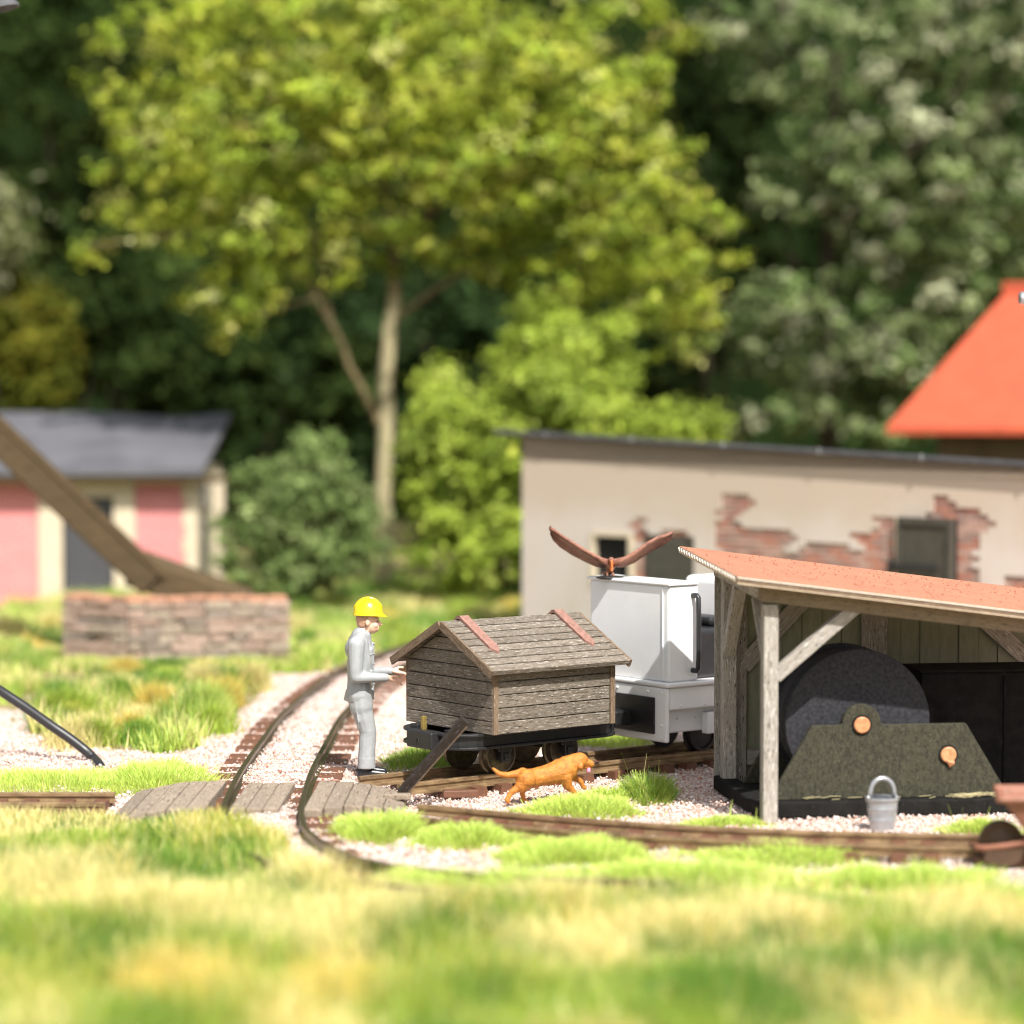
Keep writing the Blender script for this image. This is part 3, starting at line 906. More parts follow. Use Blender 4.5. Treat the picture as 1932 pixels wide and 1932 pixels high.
def chute():
    Yb = 40.6
    a = P(-330, 510, Yb - .6); b = P(292, 1096, Yb)
    root = thing('timber_chute', 'long brown timber beam slanting down onto the stone pit', 'beam', b)
    d = a - b; Ln = d.length
    rot = d.to_track_quat('X', 'Z').to_matrix().to_4x4()
    m = MB().bb(0, Ln, -.26, .26, -.27, .12)
    m.v = [tuple(rot @ Vector(p)) for p in m.v]
    ob('beam', m, M_beam, root, bevel=.03)
    for e in (-.28, .20):
        m2 = MB().bb(-.05, Ln, e, e + .08, .122, .2)
        m2.v = [tuple(rot @ Vector(p)) for p in m2.v]
        ob('side_board', m2, M_beam, root)
    # a slab lid leaning on the pit beside the beam's foot
    p0, p1 = P(258, 1046, Yb + .1), P(470, 1122, Yb + .1)
    lid = MB()
    dx = p1 - p0
    m = Matrix.Translation(p0) @ dx.to_track_quat('X', 'Z').to_matrix().to_4x4()
    lid.bb(0, dx.length, -.3, 1.0, -.46, 0)
    o = ob('pit_lid', lid, M_beam, bevel=.03)
    o.matrix_world = m
    tag(o, 'brown wooden lid slab leaning on the pit at the foot of the beam', 'lid')
chute()

# ------------------------------------------------------------------ trees and bushes
def crown(name, parent, origin, blobs, n, size, pal, pw, clump=0.55, clumps_per=26, seed=1, flat=0.5, inner=0.45, hue=0.2, aspect=0.6, leaf=M_leaf):
    """blobs: (centre, radii, weight) in world space; leaves gathered in clumps through each blob's volume"""
    g = np.random.default_rng(seed)
    wts = np.array([b[2] for b in blobs], float); wts /= wts.sum()
    cc, cs, cn = [], [], []
    for (c, r, wt), p in zip(blobs, wts):
        k = max(4, int(clumps_per * len(blobs) * p))
        d = g.normal(size=(k, 3)); d /= np.linalg.norm(d, axis=1)[:, None]
        rad = inner + (1 - inner) * g.random(k) ** 0.6
        cc.append(np.array(c) + d * rad[:, None] * np.array(r)); cs.append(np.full(k, clump) * g.uniform(0.6, 1.3, k)); cn.append(d)
    cc, cs, cn = np.concatenate(cc), np.concatenate(cs), np.concatenate(cn)
    idx = g.integers(0, len(cc), n)
    d = g.normal(size=(n, 3)); d /= np.linalg.norm(d, axis=1)[:, None]
    pos = cc[idx] + d * (cs[idx] * np.abs(g.normal(0, .62, n)))[:, None] * np.array([1.15, 1.15, 0.8])
    nor = d * 0.7 + cn[idx] * 0.5 + g.normal(size=(n, 3)) * 0.6 + np.array([0, -0.15, 0.45])
    nor /= np.linalg.norm(nor, axis=1)[:, None]
    t = np.cross(nor, g.normal(size=(n, 3))); t /= np.linalg.norm(t, axis=1)[:, None]
    b = np.cross(nor, t)
    s = size * g.uniform(0.55, 1.25, n)[:, None]
    pal = np.array(pal)
    base = pal[g.choice(len(pal), len(cc), p=pw)]
    leafc = pal[g.choice(len(pal), n, p=pw)]
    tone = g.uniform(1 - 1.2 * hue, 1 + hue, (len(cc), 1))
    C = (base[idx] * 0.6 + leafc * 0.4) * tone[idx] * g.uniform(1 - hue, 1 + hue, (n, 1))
    hi_ = g.random(n) < .02; C[hi_] = np.minimum(C[hi_] * 1.7, .7); s[hi_] *= 1.4  # a few random leaves painted paler as sparkling highlights
    bend = nor * s * 0.25
    V = np.stack([pos - t * s, pos - b * s * aspect + bend, pos + t * s, pos + b * s * aspect + bend], 1) - np.array(origin)
    F = np.arange(n * 4).reshape(n, 4)
    F3 = np.concatenate([F[:, [0, 1, 2]], F[:, [0, 2, 3]]])
    return soup(name, V.reshape(-1, 3), [F3], leaf, np.repeat(C, 4, 0), parent)
def B(px, py, Y, rx, rz, ry, wt=None):
    c = P(px, py, Y); k = Y / FPX
    r = (rx * k, ry, rz * k)
    return (tuple(c), r, wt if wt else r[0] * r[2] * r[1])
def limb(m, pts, r0, r1):
    n = len(pts)
    P3 = [Vector(p) for p in pts]
    # subdivide with a little wander
    out, rr = [], []
    for i in range(n - 1):
        for k in range(4):
            t = k / 4
            q = P3[i].lerp(P3[i + 1], t)
            if 0 < i * 4 + k: q = q + Vector((random.uniform(-1, 1), random.uniform(-1, 1), 0)) * 0.04
            out.append(q); rr.append(r0 + (r1 - r0) * (i * 4 + k) / ((n - 1) * 4))
    out.append(P3[-1]); rr.append(r1)
    m.tube(out, rr, 9)
    return m

# big yellow-green tree in the middle
def big_tree():
    Y = 51.5
    b = G(728, 1122)
    Y = b.y
    o = Vector((b.x, Y, 0))
    root = thing('broadleaf_tree', 'tall yellow-green broadleaf tree with slender tan trunk behind the wagon', 'tree', o)
    m = MB()
    L = lambda *q: [tuple(P(a, c, Y + dy) - o) for a, c, dy in q]
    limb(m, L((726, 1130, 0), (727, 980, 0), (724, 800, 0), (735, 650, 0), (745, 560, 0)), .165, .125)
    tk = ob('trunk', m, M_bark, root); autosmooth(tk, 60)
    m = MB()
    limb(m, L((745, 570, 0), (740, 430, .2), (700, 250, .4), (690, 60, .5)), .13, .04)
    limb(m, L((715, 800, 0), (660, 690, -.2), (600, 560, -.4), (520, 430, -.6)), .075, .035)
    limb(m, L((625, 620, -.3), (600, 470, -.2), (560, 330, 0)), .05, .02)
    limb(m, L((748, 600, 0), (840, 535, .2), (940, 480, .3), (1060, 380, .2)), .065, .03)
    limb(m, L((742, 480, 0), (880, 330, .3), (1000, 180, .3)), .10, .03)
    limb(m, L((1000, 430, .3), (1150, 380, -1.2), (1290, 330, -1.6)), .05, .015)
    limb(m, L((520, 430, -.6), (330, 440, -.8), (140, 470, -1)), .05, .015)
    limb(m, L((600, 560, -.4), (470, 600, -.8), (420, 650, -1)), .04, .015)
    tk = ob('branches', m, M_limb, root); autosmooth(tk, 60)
    bl = [B(560, 60, Y, 330, 150, 2.6), B(480, 250, Y - .5, 290, 150, 2.8), B(330, 350, Y - .3, 170, 110, 1.8), B(400, 430, Y - .8, 190, 70, 1.6),
          B(800, 150, Y, 330, 170, 3.0), B(1000, 220, Y - .5, 260, 200, 2.6), B(820, 340, Y - .8, 240, 120, 2.4), B(1130, 330, Y - .6, 200, 170, 2.2),
          B(1240, 470, Y - .4, 165, 140, 1.8), B(1270, 610, Y - .2, 110, 80, 1.4), B(1080, 500, Y - .3, 180, 70, 1.6), B(650, 460, Y + .3, 180, 50, 1.6),
          B(250, 130, Y + .3, 90, 130, 1.2), B(450, 560, Y - .6, 110, 55, .8, 1.4), B(1180, 60, Y + .2, 130, 130, 1.5), B(170, 475, Y - 1, 50, 14, .3, .12), B(620, 500, Y - .2, 150, 50, 1.2, 1.0), B(880, 470, Y, 160, 55, 1.4, 1.5), B(1120, 580, Y - .2, 120, 60, 1.0, 1.2), B(520, 490, Y - .5, 150, 50, 1.2, 1.0), B(430, 625, Y - 1, 25, 40, .25, .25)]
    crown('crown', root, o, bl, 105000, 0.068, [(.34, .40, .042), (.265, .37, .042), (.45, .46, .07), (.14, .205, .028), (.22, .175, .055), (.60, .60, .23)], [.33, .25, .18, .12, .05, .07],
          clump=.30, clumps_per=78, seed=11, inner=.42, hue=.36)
big_tree()

# grey-green tree, right
def grey_tree():
    Y = 58.0
    bx = P(1560, 1000, Y).x
    o = Vector((bx, Y, 0))
    root = thing('broadleaf_tree', 'grey-green leafy tree filling the upper right above the plastered building', 'tree', o)
    m = MB()
    L = lambda *q: [tuple(P(a, c, Y + dy) - o) for a, c, dy in q]
    limb(m, [(0, 0, 0), (.05, 0, 2), *L((1560, 500, 0), (1580, 100, 0))], .3, .1)
    limb(m, L((1555, 600, 0), (1500, 520, .3), (1480, 420, .5)), .12, .04)
    limb(m, L((1565, 450, 0), (1750, 250, -.6), (1850, 100, -.8)), .12, .04)
    tk = ob('trunk', m, M_barkdark, root); autosmooth(tk, 60)
    bl = [B(1700, 330, Y, 190, 200, 2.2), B(1560, 90, Y, 230, 120, 2.0), B(1850, 60, Y, 160, 150, 2.0), B(1500, 620, Y - .8, 190, 110, 2.0), B(1640, 730, Y - .6, 180, 120, 1.8),
          B(1450, 770, Y - .4, 120, 90, 1.5), B(1500, 330, Y + .2, 80, 90, 1.2), B(1890, 380, Y + .5, 90, 140, 1.6), B(1760, 560, Y - .4, 130, 120, 1.6), B(1350, 40, Y + .5, 90, 60, 1.0)]
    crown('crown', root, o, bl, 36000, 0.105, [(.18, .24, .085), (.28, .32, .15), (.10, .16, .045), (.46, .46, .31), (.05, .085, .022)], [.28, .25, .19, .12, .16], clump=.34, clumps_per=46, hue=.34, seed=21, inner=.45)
grey_tree()

def bush(name, label, base, blobs, n, size, pal, pw, seed, bark=M_barkdark, clump=.35, cat='bush', clumps_per=44, inner=.45, leaf=M_leaf):
    o = Vector((base[0], base[1], 0))
    root = thing(name, label, cat, o)
    m = MB()
    for (c, r, wt) in blobs[:6]:
        q = Vector(c) - o
        limb(m, [(random.uniform(-.1, .1), random.uniform(-.1, .1), -.05), tuple(q * .5 + Vector((0, 0, .1))), tuple(q)], .07 + r[2] * .03, .02)
    tk = ob('trunk' if cat == 'tree' else 'stems', m, bark, root); autosmooth(tk, 60)
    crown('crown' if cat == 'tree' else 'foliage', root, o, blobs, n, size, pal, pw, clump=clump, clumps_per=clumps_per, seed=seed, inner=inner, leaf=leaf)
    return root
SPRING = [(.26, .34, .04), (.36, .44, .065), (.15, .22, .028), (.46, .52, .13)]
c = P(960, 1000, 48.8)
bush('leafy_bush', 'bright spring green tall bush to the right of the tan trunk', (c.x, 48.8),
     [B(880, 900, 48.5, 130, 190, 1.5), B(1060, 740, 49, 140, 150, 1.4), B(830, 770, 48.5, 70, 90, 1.0), B(1030, 610, 49.5, 80, 60, .9), B(1120, 800, 48.5, 120, 90, 1.2), B(940, 1040, 48, 160, 70, 1.2), B(1160, 640, 49.5, 50, 60, .7)],
     38000, .075, SPRING, [.35, .3, .25, .1], 31)
c = P(1290, 800, 49.5)
bush('leafy_bush', 'smaller bright green bush peeping over the plastered building roof', (c.x, 49.5),
     [B(1290, 810, 49.5, 75, 60, 1.0), B(1230, 850, 49.5, 100, 60, 1.0), B(1300, 950, 49.5, 110, 90, 1.0)], 11000, .075, SPRING, [.3, .3, .25, .15], 32)
c = P(565, 1000, 46.5)
bush('leafy_bush', 'rounded soft green bush between the rose house and the tan trunk', (c.x, 46.5),
     [B(565, 960, 46.5, 140, 130, 1.3), B(480, 1010, 46.2, 75, 85, .8), B(660, 990, 46.5, 60, 110, .8), B(590, 850, 46.7, 60, 55, .6), B(570, 1080, 46.1, 150, 55, .9)],
     22000, .055, [(.16, .225, .07), (.24, .31, .11), (.09, .14, .035), (.32, .38, .16)], [.35, .3, .25, .1], 33, clump=.26, clumps_per=34)

# darker trees closing the background; woodland shade is put into their leaf colours
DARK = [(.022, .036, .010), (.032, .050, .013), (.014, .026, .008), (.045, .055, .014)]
OLIVE = [(.12, .115, .015), (.09, .10, .014), (.05, .07, .012), (.15, .13, .02)]
def dark(label, px, Y, blobs, n, pal=DARK, seed=1, size=.17, name='dark_tree'):
    x = P(px, 900, Y).x
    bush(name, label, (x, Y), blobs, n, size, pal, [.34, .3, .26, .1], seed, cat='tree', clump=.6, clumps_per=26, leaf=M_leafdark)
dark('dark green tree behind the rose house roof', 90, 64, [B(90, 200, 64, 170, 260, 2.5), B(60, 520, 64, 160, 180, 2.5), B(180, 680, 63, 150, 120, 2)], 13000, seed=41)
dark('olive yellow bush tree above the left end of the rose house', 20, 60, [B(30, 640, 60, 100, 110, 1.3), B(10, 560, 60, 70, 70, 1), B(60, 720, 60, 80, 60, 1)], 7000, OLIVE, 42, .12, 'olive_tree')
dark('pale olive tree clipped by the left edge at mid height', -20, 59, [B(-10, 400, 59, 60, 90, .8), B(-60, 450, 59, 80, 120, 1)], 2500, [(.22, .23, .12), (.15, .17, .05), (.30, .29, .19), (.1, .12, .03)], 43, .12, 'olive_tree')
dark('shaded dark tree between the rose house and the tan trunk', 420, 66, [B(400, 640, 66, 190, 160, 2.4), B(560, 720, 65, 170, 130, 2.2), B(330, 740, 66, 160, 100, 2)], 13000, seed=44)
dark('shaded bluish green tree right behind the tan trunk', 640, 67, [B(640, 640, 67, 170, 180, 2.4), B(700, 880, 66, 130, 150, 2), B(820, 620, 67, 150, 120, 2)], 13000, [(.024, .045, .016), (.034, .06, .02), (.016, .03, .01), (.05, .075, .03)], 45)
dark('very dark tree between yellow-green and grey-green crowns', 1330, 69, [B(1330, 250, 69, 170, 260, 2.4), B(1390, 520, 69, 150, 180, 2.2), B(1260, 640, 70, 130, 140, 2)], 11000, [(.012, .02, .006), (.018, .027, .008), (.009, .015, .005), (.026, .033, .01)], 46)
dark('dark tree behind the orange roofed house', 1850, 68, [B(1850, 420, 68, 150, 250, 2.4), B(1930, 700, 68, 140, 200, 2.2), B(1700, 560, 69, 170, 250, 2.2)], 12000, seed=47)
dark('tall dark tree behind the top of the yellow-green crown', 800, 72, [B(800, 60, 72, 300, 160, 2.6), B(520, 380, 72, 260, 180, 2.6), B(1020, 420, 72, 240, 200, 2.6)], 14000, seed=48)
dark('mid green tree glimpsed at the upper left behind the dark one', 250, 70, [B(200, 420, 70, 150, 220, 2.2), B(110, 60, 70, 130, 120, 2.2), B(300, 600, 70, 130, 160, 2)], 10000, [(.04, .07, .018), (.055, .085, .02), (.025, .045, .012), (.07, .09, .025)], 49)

# ------------------------------------------------------------------ grass
STRAW, GOLD = np.array([.80, .71, .31]), np.array([.72, .57, .14])
LIME, MID, DEEP, OLV = np.array([.55, .68, .155]), np.array([.34, .45, .065]), np.array([.135, .26, .038]), np.array([.46, .49, .09])
def blades(name, X, Y, Z, h, wd, lean, C, seg=1, parent=None, g=rng, origin=(0, 0, 0)):
    n = len(X)
    a = g.uniform(0, 6.283, n)
    side = np.stack([np.cos(a), np.sin(a), np.zeros(n)], 1) * wd[:, None] / 2
    p = np.stack([X, Y, Z], 1) - np.array(origin)
    tip = p + np.stack([lean[:, 0] * h, lean[:, 1] * h, h], 1)
    if seg == 1:
        V = np.stack([p - side, p + side, tip], 1).reshape(-1, 3)
        F = [np.arange(n * 3).reshape(n, 3)]
        k = 3
    else:
        mid = p + np.stack([lean[:, 0] * h * .32, lean[:, 1] * h * .32, h * .58], 1)
        V = np.stack([p - side, p + side, mid + side * .85, mid - side * .85, tip + side * .35, tip - side * .35], 1).reshape(-1, 3)
        i = np.arange(n)[:, None] * 6
        F = [np.concatenate([i + np.array([[0, 1, 2, 3]]), i + np.array([[3, 2, 4, 5]])])]
        k = 6
    return soup(name, V, F, M_grass, np.repeat(C, k, 0), parent)
def pick(g, n, kinds, p):
    return np.array(kinds)[g.choice(len(kinds), n, p=p)] * g.uniform(.8, 1.15, (n, 1))

def front_meadow():
    g = np.random.default_rng(5)
    n = 360000
    Y = 14.6 + (24.8 - 14.6) * g.random(n * 2) ** .9; X = g.uniform(-1, 1, n * 2) * (1.2 + Y * .215)
    k = inpoly(X + .1 * snoise(X, Y, 1, .5), Y + .2 * snoise(X, Y, 2, .6), FRONT)
    px, py = proj(X, Y)
    band = (py > 1600) & (px > 700) & (snoise(X, Y, 28, .45) + (py - 1684) / 55 + .25 * (g.random(n * 2) - .5) > -.05)
    k |= band & (g.random(n * 2) < .8)
    X, Y, band = X[k][:n], Y[k][:n], band[k][:n]; n = len(X)
    px, py = proj(X, Y)
    # broad tonal patches: straw, gold, lime, mid and deep green
    f1 = snoise(X, Y * .8, 21, .6) * 1.7; f2 = snoise(X, Y * .8, 22, .45) * 1.7; f3 = snoise(X, Y * .7, 23, .9) * 1.4
    wst = .6 * np.exp(1.3 * f1 + .5 * f3); wgd = .5 * np.exp(1.4 * f1 + 1.2 * snoise(X, Y, 24, 1.1) - .8)
    wmd = np.exp(-1.2 * f1 + 1.2 * f2); wdp = .75 * np.exp(-1.5 * f1 - 1.4 * f2); wol = .7 * np.exp(-.2 * f1 + .8 * f3)
    wlm = np.exp(-.6 * f1 + .6 * f2) * np.clip((1800 - py) / 130, .12, 2.6) * np.clip((px - 300) / 700, .25, 1.6)
    # surveyed patches (photo ground position, radius, kind)
    spots = [(50, 1563, 110, 26, 0), (150, 1613, 130, 28, 2), (195, 1665, 70, 30, 3), (280, 1665, 70, 26, 3), (350, 1730, 190, 34, 0), (75, 1703, 80, 34, 0), (500, 1745, 80, 28, 2), (575, 1785, 110, 34, 0),
             (850, 1790, 90, 40, 3), (200, 1830, 90, 34, 3), (400, 1825, 120, 26, 2), (320, 1895, 100, 34, 1), (500, 1885, 90, 40, 2), (640, 1895, 70, 34, 1), (25, 1765, 70, 50, 2), (700, 1760, 90, 30, 0), (60, 1880, 110, 60, 5),
             (1041, 1715, 100, 24, 0), (1266, 1725, 60, 20, 3), (1366, 1780, 150, 30, 0), (1566, 1732, 80, 22, 3), (1716, 1702, 180, 26, 4), (1816, 1765, 130, 28, 0), (1516, 1855, 180, 36, 3), (1416, 1920, 240, 46, 3),
             (1091, 1815, 110, 40, 0), (1016, 1760, 70, 26, 2), (1841, 1835, 90, 36, 3), (1766, 1915, 90, 40, 0), (1900, 1915, 80, 50, 3), (1166, 1895, 120, 50, 2), (900, 1860, 110, 40, 5), (780, 1900, 80, 50, 2),
             (450, 1600, 60, 24, 5), (430, 1660, 90, 30, 4), (700, 1700, 150, 22, 0), (900, 1705, 130, 20, 0), (1180, 1690, 120, 20, 4), (1000, 1960, 160, 40, 2), (240, 1960, 200, 40, 2), (1650, 1800, 80, 30, 2)]
    W = np.stack([wst, wgd, wmd, wdp, wlm, wol], 1)
    for cx, cy, rx, ry, kd in spots:
        W[:, kd] += 14.0 * np.exp(-((px - cx) / rx) ** 2 - ((py - cy) / ry) ** 2)
    W[:, 4] += np.where(band, 30 * np.clip((1740 - py) / 60, 0, 1), 0)
    W /= W.sum(1)[:, None]
    cum = W.cumsum(1); u = g.random((n, 1)); kind = (u > cum).sum(1).clip(0, 5)
    C = np.stack([STRAW, GOLD, MID, DEEP, LIME, OLV])[kind] * g.uniform(.75, 1.2, (n, 1))
    tall = 1 + .35 * snoise(X, Y, 26, .6)
    h = np.array([.28, .28, .23, .24, .17, .25])[kind] * g.uniform(.5, 1.25, n) * np.clip(tall, .5, 1.6)
    edge = np.where(px < 720, np.clip((py - 1440) / 230, .4, 1.0), np.clip((py - 1540) / 200, .6, 1.0)); h = h * edge
    lean = g.normal(0, .33, (n, 2))
    o = blades('meadow_grass', X, Y, gheight(X, Y), h, g.uniform(.012, .022, n), lean, C, 1, g=g)
    tag(o, 'mixed straw and green meadow grass across the foreground', 'grass', kind='stuff')
front_meadow()

FARSPOTS = [(50, 1195, 70, 16, 0), (15, 1245, 60, 16, 2), (160, 1285, 90, 18, 0), (310, 1275, 70, 22, 2), (200, 1325, 70, 18, 3), (220, 1362, 60, 18, 0), (340, 1372, 60, 18, 2), (260, 1408, 90, 14, 1), (390, 1392, 40, 16, 1), (420, 1310, 60, 20, 3),
            (560, 1205, 60, 14, 3), (610, 1235, 60, 12, 0), (530, 1262, 60, 10, 1), (700, 1165, 120, 12, 0), (880, 1160, 90, 10, 0), (780, 1190, 120, 12, 2), (620, 1175, 60, 10, 2), (930, 1135, 60, 10, 3)]
def back_meadow():
    g = np.random.default_rng(6)
    parts = []
    def area(n, cond, xr, yr, kinds, p, h, wd, freq):
        X = g.uniform(*xr, n); Y = g.uniform(*yr, n)
        k = cond(X, Y); X, Y = X[k], Y[k]; m = len(X)
        f = snoise(X, Y, 31, freq); f2 = snoise(X, Y, 32, freq * .8)
        w = np.array(p)[None] * np.exp(np.stack([2.8 * f, 2.8 * f2, -2.8 * f, -2.8 * f2], 1))
        px, py = proj(X, Y)
        for cx, cy, rx, ry, kd_ in FARSPOTS:
            w[:, kd_] += 6 * np.exp(-((px - cx) / rx) ** 2 - ((py - cy) / ry) ** 2)
        w /= w.sum(1)[:, None]
        kd = (g.random((m, 1)) > w.cumsum(1)).sum(1).clip(0, 3)
        C = np.stack(kinds)[kd] * g.uniform(.75, 1.2, (m, 1))
        H = h * g.uniform(.5, 1.3, m) * np.clip(1 + .5 * snoise(X, Y, 33, freq * .7), .35, 1.8)
        parts.append((X, Y, H, g.uniform(.6, 1.2, m) * wd, C))
    area(60000, lambda X, Y: (snoise(X, Y, 35, .5) > .05) & inpoly(X + .1 * snoise(X, Y, 1, .5), Y + .3 * snoise(X, Y, 2, .6), LEFT), (-7.5, -1.5), (28, 39), [STRAW * .95, LIME, DEEP, MID], [.45, .3, .22, .3], .26, .022, .5)
    area(90000, lambda X, Y: (Y > 37.6) & (dist_path(X, Y, PATH_A) > .75), (-9, 2.5), (37.6, 53), [STRAW * .9, MID, DEEP * 1.2, LIME], [.4, .35, .2, .3], .24, .035, 1.0)
    area(16000, lambda X, Y: (dist_path(X, Y, PATH_A) > .8), (-.6, 4), (31.5, 38), [STRAW * .9, MID, DEEP * 1.2, LIME], [.15, .35, .1, .5], .14, .03, 1.0)
    def mounds(m, test, xr, yr, kinds, p, rad, h, wd, per):
        cx = g.uniform(*xr, m * 6); cy = g.uniform(*yr, m * 6)
        k = test(cx, cy); cx, cy = cx[k][:m], cy[k][:m]
        for a, b in zip(cx, cy):
            r = rad * g.uniform(.6, 1.3)
            q = np.abs(g.normal(0, .5, per)); t = g.uniform(0, 6.283, per)
            X = a + q * r * np.cos(t); Y = b + q * r * np.sin(t) * 1.2
            c = np.array(kinds)[g.choice(len(kinds), p=p)] * g.uniform(.8, 1.15)
            parts.append((X, Y, h * g.uniform(.7, 1.4) * np.clip(1.1 - q * .6, .25, 1.1) * g.uniform(.6, 1.1, per), wd * g.uniform(.6, 1.2, per), c[None] * g.uniform(.75, 1.2, (per, 1))))
    KK = [STRAW, GOLD, LIME * .9, MID, DEEP, OLV]
    mounds(46, lambda X, Y: inpoly(X, Y, LEFT) & (Y < 38), (-5.6, -2.9), (29, 38), KK, [.24, .16, .16, .18, .2, .06], .34, .34, .02, 900)
    mounds(90, lambda X, Y: (dist_path(X, Y, PATH_A) > 1.0), (-8, 1.2), (38, 50), KK, [.25, .15, .12, .2, .22, .06], .55, .34, .035, 500)
    X, Y, H, W, C = [np.concatenate(q) for q in zip(*parts)]
    px, py = proj(X, Y)
    H = H * np.where((px > 60) & (px < 570) & (py > 1205) & (py < 1292), np.where(py < 1262, .3, .6), 1.0)
    lean = g.normal(0, .35, (len(X), 2))
    o = blades('rough_grass', X, Y, gheight(X, Y), H, W, lean, C, 1, g=g)
    tag(o, 'rough green and straw grass behind the tracks', 'grass', kind='stuff')
back_meadow()

def tuft(label, px, py, rx, ry, n, h, kinds, p, seed, wd=.008, tall=0):
    g = np.random.default_rng(seed)
    c = G(px, py); k = c.y / FPX
    d = abs(G(px, py - ry).y - G(px, py + ry).y) / 2
    a = g.uniform(0, 6.283, n); r = np.sqrt(g.random(n)) * (1 + .22 * np.sin(3 * a + seed) + .16 * np.sin(5 * a + 2 * seed) + .1 * np.sin(9 * a + seed))
    loose = g.random(n) < .14; r = np.where(loose, r * g.uniform(1.0, 1.5, n), r)
    X = r * np.cos(a) * rx * k; Y = r * np.sin(a) * d
    dome = np.clip(1 - r ** 2, 0, 1)
    H = h * g.uniform(.55, 1.1, n) * (.45 + .65 * dome) * (1 + .25 * snoise(X, Y, seed, .25))
    lean = np.stack([np.cos(a) * r, np.sin(a) * r], 1) * .55 + g.normal(0, .22, (n, 2))
    C = pick(g, n, kinds, p)
    if tall:
        i = g.choice(n, tall, replace=False); H[i] = h * g.uniform(1.3, 2.1, tall); lean[i] = g.normal(0, .1, (tall, 2))
    o = blades('grass_tuft', X + c.x, Y + c.y, gheight(X + c.x, Y + c.y) + .0, H, g.uniform(.7, 1.2, n) * wd, lean, C, 2, g=g, origin=(c.x, c.y, 0))
    o.location = (c.x, c.y, 0)
    tag(o, label, 'grass tuft', 'grass tufts on the gravel')
K, PW = [LIME * 1.15, LIME, MID * 1.3, STRAW], [.45, .33, .17, .05]
KD, PD = [MID * 1.1, LIME * .8, DEEP * 1.3, STRAW * .8], [.45, .25, .25, .05]
tuft('bright grass tuft under the dog\'s front paws', 1100, 1528, 106, 16, 6500, .145, K, PW, 61, tall=10)
tuft('darker spiky grass tuft just right of the dog\'s head', 1222, 1500, 52, 12, 2600, .21, KD, PD, 62, tall=6)  # the shed's shade is painted into its darker blade mix
tuft('small bright grass tuft between the dog and the darker tuft', 1150, 1504, 40, 9, 1200, .15, K, PW, 63, tall=4)
tuft('rounded lime grass tuft in front of the plank crossing', 716, 1574, 86, 18, 5200, .19, K, PW, 64)
tuft('lime grass tuft along the front rail below the dog', 890, 1592, 110, 15, 4200, .16, K, PW, 65)
tuft('wide lime grass patch before the front rail in the middle', 1080, 1622, 140, 20, 6000, .17, K, PW, 66)
tuft('lime grass clump where the curved rail sinks into the meadow', 800, 1686, 110, 14, 4200, .2, K, PW, 76)
tuft('pale grass clump right of the sinking curved rail', 1010, 1690, 120, 14, 4600, .21, K, PW, 77)
tuft('low grass tuft at the foot of the front shed post', 1362, 1556, 82, 8, 2300, .10, K, PW, 67, tall=8)
tuft('small grass tuft between the bucket and the wheelbarrow', 1858, 1568, 68, 8, 2200, .14, K, PW, 68, tall=3)
tuft('grass patch just before the front rail below the shed post', 1472, 1622, 155, 16, 5200, .14, K, PW, 69)
tuft('long low grass strip beside the black cable at the left edge', 110, 1480, 180, 20, 6500, .13, K, PW, 70, tall=14)
tuft('bright mound of grass left of the crossing and sleepers', 296, 1474, 96, 22, 5500, .17, K, PW, 71, tall=5)
tuft('grass tuft growing behind the worker\'s legs beside the wagon', 800, 1440, 72, 15, 3000, .17, KD, PD, 72, tall=6)
tuft('grass seen under the wagon beyond the far rail', 1120, 1398, 110, 14, 3600, .17, K, PW, 73)
tuft('wide grass patch low in the right foreground', 1700, 1672, 210, 20, 6500, .17, K, PW, 74)
tuft('wide grass patch low in the centre foreground', 1290, 1664, 210, 24, 7500, .18, K, PW, 75)

